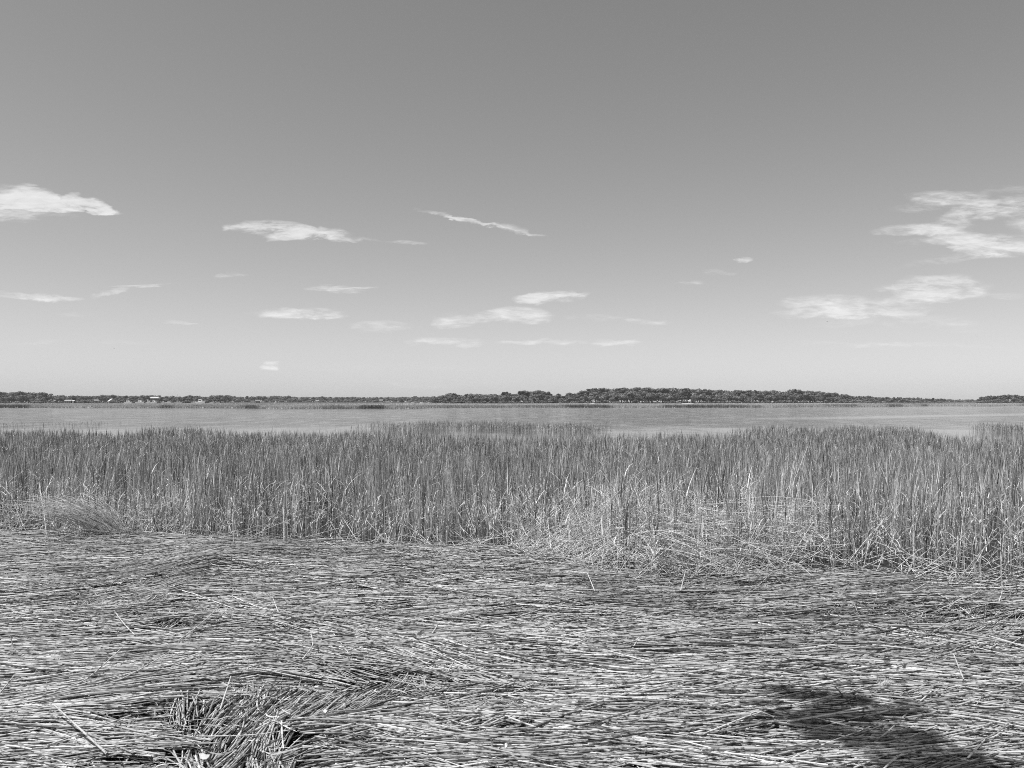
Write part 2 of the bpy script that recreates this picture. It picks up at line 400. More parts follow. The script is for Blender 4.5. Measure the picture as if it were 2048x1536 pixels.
CPH = [  # inside the hollows
 (375,1440,-50,30,22),(415,1465,-76,26,24),(460,1440,80,30,25),(500,1395,-50,28,18),(530,1430,70,26,22),(590,1405,62,36,20),(660,1400,52,36,18),(720,1390,42,30,14),
 (500,1490,-82,24,22),(545,1500,-62,26,30),(560,1540,-60,20,20),(455,1515,64,24,18),(400,1515,-48,30,20),(605,1480,35,22,14),(615,1460,10,22,8),(820,1345,60,18,9),(850,1360,-45,20,9),(780,1370,45,24,12),
 (220,1175,20,50,10),(330,1155,30,50,12),(260,1190,35,40,10),(300,1200,65,16,12),(190,1208,-55,25,8),(250,1208,-70,20,8),(345,1252,75,14,10),(330,1250,-65,10,8)]
def field(x, y, pts, base):
    px, py = g2p(x, y)
    # picture slope -> ground angle at that distance
    ratio = y / (CAMZ - GZ)
    def ga(deg):
        t_ = math.tan(math.radians(deg)) if abs(abs(deg) - 90) > 1 else 50
        return np.arctan2(t_ * ratio, 1.0)
    a0 = base
    c = np.cos(2 * a0) * .25; s = np.sin(2 * a0) * .25
    for (cx, cy, dg, sx_, sy_) in pts:
        wgt = np.exp(-((px - cx) / sx_) ** 2 - ((py - cy) / sy_) ** 2) * (8.0 if pts is not CP and (cx, cy, dg, sx_, sy_) in CPH else 2.2)
        a = ga(dg); c = c + wgt * np.cos(2 * a); s = s + wgt * np.sin(2 * a)
    return np.arctan2(s, c) / 2

def scatter(n, y0, y1, u=.72, margin=.4):
    """points spread evenly over the ground in front of the camera"""
    y = np.sqrt(rng.random(n) * (y1 ** 2 - y0 ** 2) + y0 ** 2)
    x = (rng.random(n) * 2 - 1) * (u * y + margin)
    return x, y

geo = Geo()
def lay(n, y0, y1, K, S, lmin, lmax, rmin, rmax, zlo, zhi, jit, hollow=False, keep=None, curl=.25):
    x, y = scatter(n, y0, y1)
    b = bearing(x, y); ey = edge_y(b)
    ok = y < ey - .02 + .5 * (fbm(x * 1.5, y * 1.5, 3) - .5)
    x, y = x[ok], y[ok]; n = len(x)
    pats = field(x, y, CP + (CPH if hollow else []), np.radians(100 * (fbm(x * .35, y * .6, 21) - .5) + 40 * (fbm(x * 2, y * 3, 22) - .5)))
    a = pats + np.radians(26) * (vnoise(x * 1.6, y * 7, 71) - .5) * (0.3 if hollow else 1) + rng.normal(0, math.radians(jit), n)
    L = rng.uniform(lmin, lmax, n) * np.where(rng.random(n) < .3, .6, 1.0)
    cv = rng.normal(0, curl, n)
    tt = np.linspace(-.5, .5, S)[None, :]
    ang = a[:, None] + cv[:, None] * tt
    st = (L / (S - 1))[:, None]
    dx = np.cumsum(np.cos(ang) * st, 1); dy = np.cumsum(np.sin(ang) * st, 1)
    dx -= dx[:, [S // 2]]; dy -= dy[:, [S // 2]]
    PX = x[:, None] + dx; PY = y[:, None] + dy
    if not hollow:
        hit = np.zeros(n, bool)
        tq = np.linspace(0, S - 1, 13); i0 = np.minimum(tq.astype(int), S - 2); fq = tq - i0
        QX = PX[:, i0] * (1 - fq) + PX[:, i0 + 1] * fq; QY = PY[:, i0] * (1 - fq) + PY[:, i0 + 1] * fq
        for h in HOLG: hit |= inpoly(QX, QY, h).any(1)
        ok = (~hit) | (rng.random(n) < .004)
    else:
        ok = np.zeros(n, bool)
        for h in HOLW: ok |= inpoly(x, y, h)
        zhi = zhi
    PX, PY, L, x, y = PX[ok], PY[ok], L[ok], x[ok], y[ok]; n = len(x)
    z0 = rng.uniform(zlo, zhi, n)
    if not hollow:
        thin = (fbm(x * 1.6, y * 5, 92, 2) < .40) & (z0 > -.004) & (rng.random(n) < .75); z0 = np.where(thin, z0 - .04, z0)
    hc = wrack_h(x, y)[:, None]
    PZ = GZ + .35 * hc + .65 * wrack_h(PX, PY) + z0[:, None] + rng.normal(0, .012, n)[:, None] * tt * 2 * L[:, None]
    PZ += .010 * (4 * tt ** 2) * rng.random(n)[:, None] * L[:, None] * (rng.random(n) < .4)[:, None]
    r = rng.uniform(rmin, rmax, n)[:, None] * np.linspace(1.1, .8, S)[None, :]
    # tone: grey weathered to bleached, lower stalks coloured darker to deepen the shade in the gaps
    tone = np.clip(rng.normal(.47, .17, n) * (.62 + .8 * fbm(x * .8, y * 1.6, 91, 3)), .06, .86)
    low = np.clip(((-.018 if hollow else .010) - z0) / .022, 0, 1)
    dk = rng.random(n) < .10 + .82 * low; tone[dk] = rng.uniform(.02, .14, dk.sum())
    ln = np.abs(np.linspace(0, 1, S)[None, :] * L[:, None]) + rng.random(n)[:, None]
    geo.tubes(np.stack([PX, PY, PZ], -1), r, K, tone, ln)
    return n

cnt = 0
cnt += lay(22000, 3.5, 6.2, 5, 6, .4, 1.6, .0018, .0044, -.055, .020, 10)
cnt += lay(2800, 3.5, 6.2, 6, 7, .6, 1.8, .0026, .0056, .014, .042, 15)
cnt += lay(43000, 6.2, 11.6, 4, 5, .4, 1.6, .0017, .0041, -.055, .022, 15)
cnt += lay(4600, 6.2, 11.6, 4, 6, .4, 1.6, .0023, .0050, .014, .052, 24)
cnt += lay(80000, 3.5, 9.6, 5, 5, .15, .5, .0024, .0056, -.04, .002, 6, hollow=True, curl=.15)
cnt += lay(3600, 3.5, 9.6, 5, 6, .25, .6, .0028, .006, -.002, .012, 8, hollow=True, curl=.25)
# sheaves: bundles of parallel stalks lying across the mat at their own angle
SHV = [(760,1457,15,1.0,.12),(870,1478,22,.55,.10),(640,1502,12,.9,.10),(300,1146,13,1.2,.25),(390,1124,11,1.1,.2),(210,1420,9,1.2,.14),(110,1445,6,1.2,.12),(60,1395,10,1.0,.1),
 (1950,1282,13,1.0,.15),(1850,1490,11,1.1,.12),(1960,1512,13,1.0,.1),(1430,1408,8,.9,.12),(1680,1492,8,1.0,.12),(1250,1440,-4,1.1,.12),(740,1374,-13,1.0,.07),(860,1328,-15,.9,.1),
 (600,1356,-6,1.1,.06),(470,1345,7,1.1,.06),(1720,1180,5,1.2,.3),(1400,1262,4,1.2,.2),(330,1392,12,1.1,.06),(280,1470,6,1.0,.08),(1550,1420,10,.8,.1),(1130,1520,4,1.2,.1),(1330,1500,-5,1.0,.1),
 (950,1440,18,.6,.08),(1060,1425,12,.7,.08),(1900,1385,10,.5,.1),(820,1530,9,1.0,.08)]
r2 = np.random.default_rng(5)
for i in range(90):
    py_ = 1095 + 430 * r2.random() ** .8
    SHV.append((r2.uniform(-50, 2100), py_, r2.normal(0, 5.5), r2.uniform(.5, 1.2), r2.uniform(.05, .16) * (1 if py_ > 1300 else 1.8)))
for (px_, py_, dg, L0, wd0) in SHV:
    cx_, cy_ = [float(q) for q in p2g(px_, py_)]
    th = math.atan2(math.tan(math.radians(dg)) * cy_ / (CAMZ - GZ), 1.0)
    n = int(wd0 * 420); v = rng.uniform(-1, 1, n) * wd0; u_ = rng.normal(0, .22, n) * L0
    x = cx_ + math.cos(th) * u_ - math.sin(th) * v; y = cy_ + math.sin(th) * u_ + math.cos(th) * v
    a = th + rng.normal(0, .07, n) + .35 * v; L = L0 * rng.uniform(.5, 1.15, n); S = 6; tt = np.linspace(-.5, .5, S)[None]
    ang = a[:, None] + rng.normal(0, .12, n)[:, None] * tt; st = (L / (S - 1))[:, None]
    dx = np.cumsum(np.cos(ang) * st, 1); dy = np.cumsum(np.sin(ang) * st, 1); dx -= dx[:, [S // 2]]; dy -= dy[:, [S // 2]]
    PX = x[:, None] + dx; PY = y[:, None] + dy
    hit = np.zeros(n, bool)
    for h in HOLG: hit |= inpoly(PX, PY, h).any(1)
    hit |= (PY > edge_y(bearing(PX, PY)) + .2).any(1); ok = ~hit
    if ok.sum() < 3: continue
    PX, PY, L = PX[ok], PY[ok], L[ok]; n = len(L)
    PZ = GZ + wrack_h(PX, PY) + rng.uniform(.006, .034, n)[:, None] + rng.normal(0, .01, n)[:, None] * tt * 2
    rr_ = rng.uniform(.0024, .0054, n)[:, None] * np.linspace(1.1, .8, S)[None]
    tn = np.clip(rng.normal(.47, .18, n), .05, .86)
    geo.tubes(np.stack([PX, PY, PZ], -1), rr_, 5, tn, np.linspace(0, 1, S)[None] * L[:, None] + rng.random(n)[:, None])
# leaf shreds and split stems
n = 16000; x, y = scatter(n, 3.5, 11.5); ok = y < edge_y(bearing(x, y)) + .3; x, y = x[ok], y[ok]; n = len(x)
a = rng.normal(0, .7, n); L = rng.uniform(.03, .22, n); t_ = np.linspace(-.5, .5, 4)[None]; cv = rng.normal(0, 1.0, n)[:, None]
PX = x[:, None] + np.cos(a[:, None] + cv * t_) * L[:, None] * t_; PY = y[:, None] + np.sin(a[:, None] + cv * t_) * L[:, None] * t_
PZ = GZ + wrack_h(PX, PY) + rng.uniform(.0, .028, n)[:, None] + .02 * rng.random(n)[:, None] * t_ ** 2
sd = np.stack([-np.sin(a), np.cos(a), rng.normal(0, .5, n)], -1); sd /= np.linalg.norm(sd, axis=1, keepdims=True)
geo.strips(np.stack([PX, PY, PZ], -1), sd, rng.uniform(.0012, .005, n)[:, None] * np.array([[.5, 1, .9, .3]]), np.clip(rng.normal(.38, .2, n), .05, .8))
# scraps: short broken bits at all angles
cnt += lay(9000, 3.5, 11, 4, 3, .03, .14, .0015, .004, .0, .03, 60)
print('mat stalks', cnt)
mat_ob = geo.build('straw_mat', M_STRAW)
tag(mat_ob, 'thick mat of flattened bleached reed straw covering the near ground', 'straw', kind='stuff')

# ------------------------------------------------------------------ marsh grass
def dryness(x, y):
    px = bearing(x, y); d = .21 + .30 * (fbm(x * .35, y * .25, 31) - .35)
    d = d + .45 * np.exp(-((px - 1270) / 260) ** 2 - ((y - 10.5) / 3.0) ** 2)
    d = d + .30 * np.exp(-((px - 1700) / 420) ** 2 - ((y - 17) / 5.0) ** 2)
    d = d + .28 * np.exp(-((px - 130) / 130) ** 2 - ((y - 12) / 3.) ** 2)
    d = d + .12 * np.exp(-((px - 200) / 300) ** 2 - ((y - 30) / 12.) ** 2)
    return np.clip(d, .03, .8)

def grass(geo, x, y, z, h, dry, nleaf, S, wmul, lean=.085):
    n = len(x)
    isd = rng.random(n) < dry
    tone = np.where(isd, rng.uniform(.55, .88, n), np.clip(np.where(rng.random(n) < .46, rng.normal(.18, .04, n), rng.normal(.48, .11, n)) + .30 * (fbm(x * 1.6, y * 1.6, 77, 2) - .5), .07, .75))
    h = h * np.where(isd, rng.uniform(.5, 1.0, n), rng.uniform(.72, 1.15, n))
    az = rng.random(n) * 2 * np.pi
    ln = np.abs(rng.normal(0, lean, n)) + np.where(isd & (rng.random(n) < .30), rng.uniform(.1, .8, n), 0)
    t = np.linspace(0, 1, S + 1)[None, :]
    hx = (np.cos(az) * np.sin(ln) * h)[:, None]; hy = (np.sin(az) * np.sin(ln) * h)[:, None]; hz_ = (np.cos(ln) * h)[:, None]
    bend = t ** 1.6
    P = np.stack([x[:, None] + hx * bend, y[:, None] + hy * bend, z[:, None] + hz_ * t], -1)
    yaw = rng.random(n) * np.pi
    side = np.stack([np.cos(yaw), np.sin(yaw), np.zeros(n)], -1)
    # most width turned towards no viewer in particular: random yaw
    wd = (rng.uniform(.0022, .0036, n) * wmul)[:, None] * (1.05 - .75 * t)
    geo.strips(P, side, wd, tone)
    for j in range(nleaf):
        f0 = rng.uniform(.30, .88, n)
        L = h * rng.uniform(.25, .52, n)
        a2 = rng.random(n) * 2 * np.pi
        fleck = rng.random(n) < .15; op = np.where(isd | fleck, rng.uniform(.25, 1.1, n), rng.uniform(.05, .26, n))
        curl = np.where(isd | fleck, rng.uniform(.4, 2.6, n), rng.uniform(-.05, .3, n))
        bx = x + hx[:, 0] * f0 ** 1.6; by = y + hy[:, 0] * f0 ** 1.6; bz = z + hz_[:, 0] * f0
        ang = op[:, None] + curl[:, None] * t
        st = (L / S)[:, None]
        rr = np.cumsum(np.sin(ang) * st, 1) - np.sin(ang[:, :1]) * st
        zz = np.cumsum(np.cos(ang) * st, 1) - np.cos(ang[:, :1]) * st
        P = np.stack([bx[:, None] + np.cos(a2)[:, None] * rr, by[:, None] + np.sin(a2)[:, None] * rr, np.maximum(bz[:, None] + zz, z[:, None] + .01)], -1)
        side = np.stack([-np.sin(a2), np.cos(a2), np.zeros(n)], -1)
        wd = (rng.uniform(.0022, .0045, n) * wmul)[:, None] * np.clip(1.0 - t ** 1.5, .08, 1)
        tl = np.where(fleck, rng.uniform(.55, .85, n), tone * rng.uniform(.7, 1.35, n))
        geo.strips(P, side, wd, tl)

def zone(geo, y0, y1, dens, nleaf, S, wmul, hb=.86, front=None):
    area = (1.5 * (y1 ** 2 - y0 ** 2) / 2 + .8 * (y1 - y0))
    x, y = scatter(int(area * dens), y0, y1, .75, .4)
    b = bearing(x, y)
    cl = fbm(x * 1.3, y * 1.3, 41, 2)
    ok = (y > edge_y(b) + .16 + .10 * rng.normal(size=len(x)) + .5 * (vnoise(x * 1.7, y * .01, 8) - .5)) & (rng.random(len(x)) < .35 + (y - edge_y(b)) / 1.1) & (y < far_y(b) + 7 * (fbm(x * .12, y * .05, 45) - .5) + rng.normal(0, 1.2, len(x))) & (rng.random(len(x)) < -.45 + 2.4 * cl)
    if front: ok &= y < edge_y(b) + front
    x, y = x[ok], y[ok]; b = b[ok]
    z = np.maximum(gz(x, y), -.1)
    h = hb * (.82 + .36 * fbm(x * .22, y * .22, 43, 3)) * (1 + .10 * np.exp(-((b - 350) / 60) ** 2) * (y > 45))
    h = h * np.clip(.72 + (y - edge_y(b)) * .22, .72, 1.0)
    grass(geo, x, y, z, h, dryness(x, y), nleaf, S, wmul)
    return len(x)
geo = Geo()
print('grass', zone(geo, 7.4, 14, 170, 4, 4, 1.35), zone(geo, 14, 26, 96, 4, 3, 1.7), zone(geo, 26, 46, 44, 4, 3, 2.3), zone(geo, 46, 84, 22, 4, 2, 3.4), zone(geo, 7.4, 12, 110, 2, 4, 1.4, front=1.2))
gr = geo.build('marsh_grass', M_GRASS, smooth=False)
tag(gr, 'dense upright marsh grass filling the middle ground behind the straw mat', 'grass', kind='stuff')

for s, lab in zip(SHELF, ('thin row of marsh grass standing in the water at far left', 'low island of marsh grass standing in the water near the centre', 'clump of marsh grass in the water at the right edge')):
    geo = Geo(); nb = np.array(s['near'], float)
    n = int((s['b'][1] - s['b'][0]) / F * 80 * s['depth'] * s['dn'])
    b = rng.uniform(s['b'][0], s['b'][1], n); y = np.interp(b, nb[:, 0], nb[:, 1]) + s['depth'] * rng.random(n)
    x = (b - 1024) / F * y
    e = np.minimum((b - s['b'][0]), (s['b'][1] - b)) / 110.0
    ok = rng.random(n) < np.clip(e, .06, 1) * np.clip(-.5 + 2.4 * fbm(x * .35, y * .3, 51), .05, 1.2)
    x, y, b = x[ok], y[ok], b[ok]
    h = s['h'] * (.55 + .9 * fbm(x * .5, y * .4, 52)) * rng.uniform(.8, 1.2, len(x)) * (1 + .12 * np.exp(-((b - 920) / 90) ** 2))
    grass(geo, x, y, np.full(len(x), -.05), h, np.full(len(x), .08), 3, 2, 3.2)
    o = geo.build('water_grass', M_GRASS, smooth=False); tag(o, lab, 'grass', kind='stuff')

# opposite marsh
geo = Geo()
def far_grass(n, a0, a1, hmul, wd):
    b = rng.uniform(-350, 2400, n); oy = opp_y(b)
    y = oy + a0 + (a1 - a0) * rng.random(n) ** 1.3
    x = (b - 1024) / F * y
    patch = fbm(b * .012, y * .03, 61, 3); stripe = fbm(b * .006 + 9, y * .008, 62, 2)
    taller = sm((patch - .50) / .12) * np.exp(-np.maximum(y - oy, 0) / 14)
    h = hmul * (.62 + .3 * rng.random(n)) * (1 + .55 * taller)
    tone = np.clip(.50 + .36 * (stripe - .5) - .30 * taller + rng.normal(0, .07, n), .08, .8)
    z = np.maximum(gz(x, y), -.05)
    for j in range(3):
        az = rng.random(n) * 2 * np.pi; ln = rng.uniform(0, .35, n)
        ox = rng.normal(0, .12, n); oyy = rng.normal(0, .12, n)
        P = np.stack([np.stack([x + ox, y + oyy, z - .1], -1), np.stack([x + ox + np.cos(az) * ln * h, y + oyy + np.sin(az) * ln * h, z + h * rng.uniform(.7, 1.1, n)], -1)], 1)
        yaw = rng.normal(0, .9, n)
        geo.strips(P, np.stack([np.cos(yaw), np.sin(yaw), 0 * yaw], -1), np.stack([np.full(n, wd), np.full(n, wd * .2)], 1), tone * rng.uniform(.8, 1.2, n))
far_grass(42000, 0, 25, .95, .10); far_grass(30000, 20, 120, .75, .16); far_grass(24000, 100, 420, .7, .30)
fg = geo.build('far_marsh_grass', M_FGRASS, smooth=False)
tag(fg, 'flat pale marsh along the opposite shore below the trees', 'grass', kind='stuff')

# ------------------------------------------------------------------ fallen straw along the grass edge
geo = Geo()
def curve_pts(p0, p1, sag, S, n):
    """p0,p1 (n,3) ends; sag (n,) upward bulge"""
    t = np.linspace(0, 1, S)[None, :, None]
    P = p0[:, None, :] * (1 - t) + p1[:, None, :] * t
    P[:, :, 2] += sag[:, None] * (4 * t[..., 0] * (1 - t[..., 0]))
    return P
def lean_straws(n, px0, px1, dy0, dy1, Lmin, Lmax, elmin, elmax, azc=None, azs=3.0, rmin=.0022, rmax=.0045, base=(0.0, .12)):
    b = rng.uniform(px0, px1, n); y = edge_y(b) + rng.uniform(dy0, dy1, n); x = (b - 1024) / F * y
    z = gz(x, y) + .04 + rng.uniform(base[0], base[1], n) * np.clip((y - edge_y(b) + .1) / .9, .05, 1)
    L = rng.uniform(Lmin, Lmax, n); el = rng.uniform(elmin, elmax, n)
    az = rng.uniform(0, 2 * np.pi, n) if azc is None else rng.normal(azc, azs, n)
    d = np.stack([np.cos(az) * np.cos(el), np.sin(az) * np.cos(el), np.sin(el)], -1)
    p0 = np.stack([x, y, z], -1); p1 = p0 + d * L[:, None]
    P = curve_pts(p0, p1, rng.normal(0, .05, n) * L, 6, n)
    tone = np.clip(rng.normal(.70, .10, n), .3, .88)
    r = rng.uniform(rmin, rmax, n)[:, None] * np.linspace(1.1, .6, 6)[None, :]
    geo.tubes(P, r, 5, tone, np.linspace(0, 1, 6)[None, :] * L[:, None] + rng.random(n)[:, None])
lean_straws(450, -150, 2200, -.25, .5, .3, 1.1, -.02, .35, base=(0, .08))
lean_straws(280, -150, 2200, -.1, .7, .3, .9, .2, 1.2)
lean_straws(260, 300, 1100, -.15, .25, .5, 1.2, .0, .25)
# tangle right of centre
lean_straws(560, 1040, 1600, -.05, 1.8, .25, .9, -.2, 1.2, base=(.0, .5))
lean_straws(110, 1500, 2100, -.05, 1.2, .25, .8, -.1, 1.2, base=(.0, .4))
lean_straws(170, 1220, 1540, .3, 1.6, .5, 1.1, -.35, .1, azc=-.35, azs=.35, base=(.35, .62))
lean_straws(200, 1380, 1620, -.1, .6, .4, 1.0, .05, .45, azc=2.7, azs=.3, base=(.0, .15))
lean_straws(260, 1020, 1160, -.05, .5, .4, 1.1, .1, .55, azc=.5, azs=.5, base=(.0, .1))
# left heap
lean_straws(420, -80, 330, .1, 1.5, .25, .8, -.2, .9, base=(.1, .5))
# arched bundle spilling out of the grass at far left
n = 190
s0 = rng.normal(0, 1, n); s1 = rng.normal(0, 1, n)
ex, ey_ = p2g(238, 1072); tx, ty = -5.9, 10.6
p0 = np.stack([ex + .10 * s0, ey_ + .10 * s1, np.full(n, GZ + .02)], -1)
p1 = np.stack([tx + .24 * s0 + rng.normal(0, .15, n), ty - .5 + .25 * s1, np.full(n, 1.02 + .72) + rng.normal(0, .05, n)], -1)
f = rng.uniform(0, .45, n)[:, None]; g_ = rng.uniform(.6, 1.05, n)[:, None]
q0 = p0 * (1 - f) + p1 * f; q1 = p0 * (1 - g_) + p1 * g_
P = curve_pts(q0, q1, rng.uniform(.02, .12, n), 8, n)
geo.tubes(P, rng.uniform(.0025, .0048, n)[:, None] * np.linspace(1, .7, 8)[None, :], 5, np.clip(rng.normal(.62, .12, n), .2, .85), np.linspace(0, 1.3, 8)[None, :] + rng.random(n)[:, None])
fs = geo.build('fallen_straw', M_STRAW)
tag(fs, 'tangled broken straw heaped along the front edge of the marsh grass', 'straw', kind='stuff')

# ------------------------------------------------------------------ single stalks one can point to
def zmat(x, y): return GZ + float(wrack_h(np.array(x), np.array(y))) + .022
def stalk(pts, label, r=.0044, tone=.66, name='reed_stalk', group=None):
    """pts: list of (px, py of the point on the mat below, height above the mat)"""
    W = []
    for (px, py, lift) in pts:
        # (px, py) is where it shows; lift moves it towards the viewer along the same bearing
        d = (CAMZ - GZ - lift) * F / (py - HZ); x = (px - 1024) / F * d
        W.append((x, d, zmat(x, d) + lift + (.012 if lift else .02)))
    W = np.array(W); k = len(W)
    t = np.linspace(0, k - 1, 4 * (k - 1) + 1); P = np.stack([np.interp(t, np.arange(k), W[:, i]) for i in range(3)], -1)
    if k > 2:
        for _ in range(2): P[1:-1] = (P[:-2] + 2 * P[1:-1] + P[2:]) / 4
    g2 = Geo(); S = len(P)
    L = np.concatenate([[0], np.cumsum(np.linalg.norm(np.diff(P, axis=0), axis=1))])
    org = P[0].copy(); P = P - org
    g2.tubes(P[None], (r * np.linspace(1.1, .75, S))[None], 7, np.array([tone]), L[None])
    # closed ends
    o = g2.build(name, M_STRAW); o.location = org
    tag(o, label, 'reed stalk', group or 'loose reed stalks lying on or leaning out of the straw mat')
    return o
ST = [
 ([(112,1404,0),(170,1376,.02),(245,1301,.10)], 'thin pale stalk curving up, upper of two long slanting stalks at lower left'),
 ([(25,1440,0),(150,1407,.02),(240,1385,.03),(343,1313,.13)], 'very long pale stalk sweeping up to the right at lower left'),
 ([(48,1320,0),(27,1306,.04),(21,1277,.14)], 'pale stalk bent upright like a hook near the left edge of the mat'),
 ([(0,1402,0),(28,1362,.10)], 'short pale stalk leaning up at the left edge above the long lying stalks'),
 ([(118,1402,.01),(20,1381,.02)], 'pale stalk lying aslant down to the right near the left edge'),
 ([(214,1528,0),(108,1438,.07)], 'thick raised stalk slanting down to the right in the lower left corner', .0055, .6),
 ([(94,1512,0),(180,1480,.02),(262,1452,.03)], 'pale stalk crossing over the thick slanting stalk in the lower left corner'),
 ([(356,1290,0),(390,1262,.03),(440,1223,.10)], 'straight pale stalk rising to the right left of the centre of the mat'),
 ([(270,1278,0),(248,1255,.02),(228,1226,.08)], 'thin pale stalk rising to the left between the two small hollows'),
 ([(604,1341,0),(628,1305,.05),(622,1280,.10)], 'pale curved stalk standing up above the large hollow'),
 ([(558,1237,0),(545,1195,.10)], 'thin upright stalk left of the centre of the mat below the grass'),
 ([(490,1432,0),(560,1365,.05)], 'dark stalk slanting across the middle of the large hollow', .0055, .28),
 ([(440,1440,.0),(462,1365,.08)], 'pale stalk crossing the left side of the large hollow'),
 ([(865,1276,0),(875,1257,.06)], 'short pale stub poking up near the middle of the mat'),
 ([(984,1516,0),(982,1500,.05)], 'short bright white upright stub beside the dark leaf', .0045, .8),
 ([(905,1448,0),(893,1419,.08)], 'short pale stub leaning left below the tapered right tip of the hollow'),
 ([(1055,1464,.01),(945,1455,.02),(856,1442,.02)], 'long thin pale stalk lying across the mat above the dark leaf', .0034, .75),
 ([(896,1345,0),(910,1316,.09)], 'short stub leaning right just above the tip of the large hollow'),
 ([(952,1322,0),(949,1297,.08)], 'short upright stub right of the stub above the hollow tip'),
 ([(1264,1308,0),(1277,1281,.08)], 'short pale stub right of the middle of the mat'),
 ([(1300,1334,0),(1205,1302,.05)], 'thin pale stalk slanting down to the right in the middle of the mat'),
 ([(1927,1378,0),(1907,1328,.12)], 'bright stalk standing up and leaning left at the right of the mat'),
 ([(1936,1520,0),(1970,1480,.10)], 'bright stalk leaning right in the lower right corner beside the tree shadow', .0046, .75),
 ([(1700,1421,0),(1670,1389,.07)], 'dark short stalk standing at the upper edge of the tree shadow', .0045, .25),
 ([(1547,1450,0),(1515,1435,.05),(1498,1446,.0)], 'bent broken stalk forming a small peak left of the tree shadow'),
 ([(1361,1192,0),(1371,1145,.14)], 'upright pale stalk standing in front of the tangled straw'),
 ([(1830,1161,0),(1900,1125,.2),(1944,1107,.42)], 'straight pale stalk rising to the right against the dark grass base'),
 ([(1950,1163,0),(1900,1138,.15),(1838,1105,.4)], 'straight pale stalk rising to the left crossing the one in front of the dark grass'),
 ([(2032,1172,0),(2000,1116,.42)], 'bright pale stalk leaning left at the grass edge near the right border'),
 ([(1990,1170,.0),(2013,1150,.10),(2012,1128,.26)], 'pale stalk curving upward like a hook at the grass edge near the right border'),
 ([(1344,1159,0),(1320,1080,.42)], 'left one of two long bright stalks leaning out of the tangled straw', .0042, .72),
 ([(1356,1159,0),(1336,1070,.45)], 'right one of two long bright stalks leaning out of the tangled straw', .0042, .72),
 ([(467,1098,0),(465,1030,.38)], 'upright bright stalk standing before the grass left of centre', .0042, .75),
 ([(568,1087,0),(567,1018,.38)], 'tall upright bright stalk beside the grass, right of a similar one', .0042, .75),
 ([(93,1072,0),(88,1030,.25),(78,965,.6)], 'tall bright stalk standing in the straw heap near the left edge', .0048, .75),
 ([(715,1080,0),(690,1073,.06),(672,1075,.08)], 'thin pale stalk arched low along the grass edge'),
 ([(1998,1222,0),(2005,1200,.08),(2004,1186,.12)], 'thin curved stub rising from the mat near the right border'),
 ([(1745,1236,0),(1755,1196,.12)], 'thin dark stub standing on the mat below the grass on the right', .0035, .3),
 ([(1190,1190,0),(1175,1150,.14)], 'pale stalk poking up left of the tangled straw', .004, .7),
 ([(1820,1196,0),(1858,1172,.08)], 'pale stalk leaning right on the mat below the crossing stalks', .004, .7),
]
for a in ST: stalk(*a)

# ------------------------------------------------------------------ leaves and scraps on the mat
def scrap(px, py, outline, size, tone, label, name='dead_leaf', cat='leaf', rot=0.0, tilt=(0, 0), cup=.15, lift=.018, thick=.0008, rough=.5):
    """a thin curled leaf with real thickness, outline in unit coordinates"""
    x, y = p2g(px, py); x = float(x); y = float(y)
    pts = np.array(outline, float); c = pts.mean(0)
    rings = 5; V = []; 
    for sgn in (1, -1):
        for r_ in range(rings, 0, -1):
            q = c + (pts - c) * r_ / rings
            zz = cup * ((q[:, 0] - c[0]) ** 2 * 1.2 + (q[:, 1] - c[1]) ** 2 * .3) + .03 * np.sin(q[:, 0] * 9 + q[:, 1] * 5)
            V.append(np.stack([q[:, 0] * size, q[:, 1] * size, zz * size + sgn * thick], -1))
        V.append(np.array([[c[0] * size, c[1] * size, sgn * thick]]))
    V = np.concatenate(V); n = len(pts); half = rings * n + 1
    tris = []
    for s_, o_ in ((0, 0), (1, half)):
        for r_ in range(rings - 1):
            for i in range(n):
                a = o_ + r_ * n + i; b = o_ + r_ * n + (i + 1) % n; c2 = a + n; d2 = b + n
                tris += [(a, b, d2), (a, d2, c2)] if s_ == 0 else [(a, d2, b), (a, c2, d2)]
        for i in range(n):
            a = o_ + (rings - 1) * n + i; b = o_ + (rings - 1) * n + (i + 1) % n
            tris.append((a, b, o_ + half - 1) if s_ == 0 else (b, a, o_ + half - 1))
    for i in range(n):
        a, b = i, (i + 1) % n; tris += [(a, half + a, half + b), (a, half + b, b)]
    m_ = mat_plain(name + '_surface', tone, rough, .18, 40.0, .4)
    o = mesh_np(name, V, np.array(tris), m_)
    o.location = (x, y, zmat(x, y) + lift); o.rotation_euler = (tilt[0], tilt[1], rot)
    tag(o, label, cat); return o
OVAL = [(math.cos(a) * (.5 + .06 * math.sin(3 * a)), math.sin(a) * .32) for a in np.linspace(0, 2 * math.pi, 20, endpoint=False)]
LANCE = [(-.6, .02), (-.4, .12), (-.1, .2), (.2, .18), (.45, .08), (.62, 0), (.45, -.09), (.2, -.17), (-.1, -.2), (-.4, -.13)]
SHIELD = [(-.45, .1), (-.2, .2), (0, .55), (.18, .25), (.45, .12), (.38, -.2), (.12, -.5), (-.05, -.45), (-.3, -.2)]
CHIP = [(-.5, .2), (-.1, .33), (.2, .2), (.55, .22), (.6, -.05), (.5, -.38), (.1, -.35), (-.15, -.2), (-.3, .0)]
SQ = [(-.45, .4), (.1, .42), (.48, .38), (.42, -.38), (0, -.4), (-.48, -.36)]
TRI = [(-.5, -.3), (0, .45), (.5, -.35), (.1, -.38)]
scrap(650, 1418, SHIELD, .032, .62, 'small pale shield shaped leaf lying in the large hollow', rot=.2, tilt=(.5, 0), lift=-.005)
scrap(406, 1522, CHIP, .055, .55, 'pale flat broken chip lying among straw at the bottom left', 'bark_chip', 'chip', rot=-.1, tilt=(.35, 0), lift=.0)
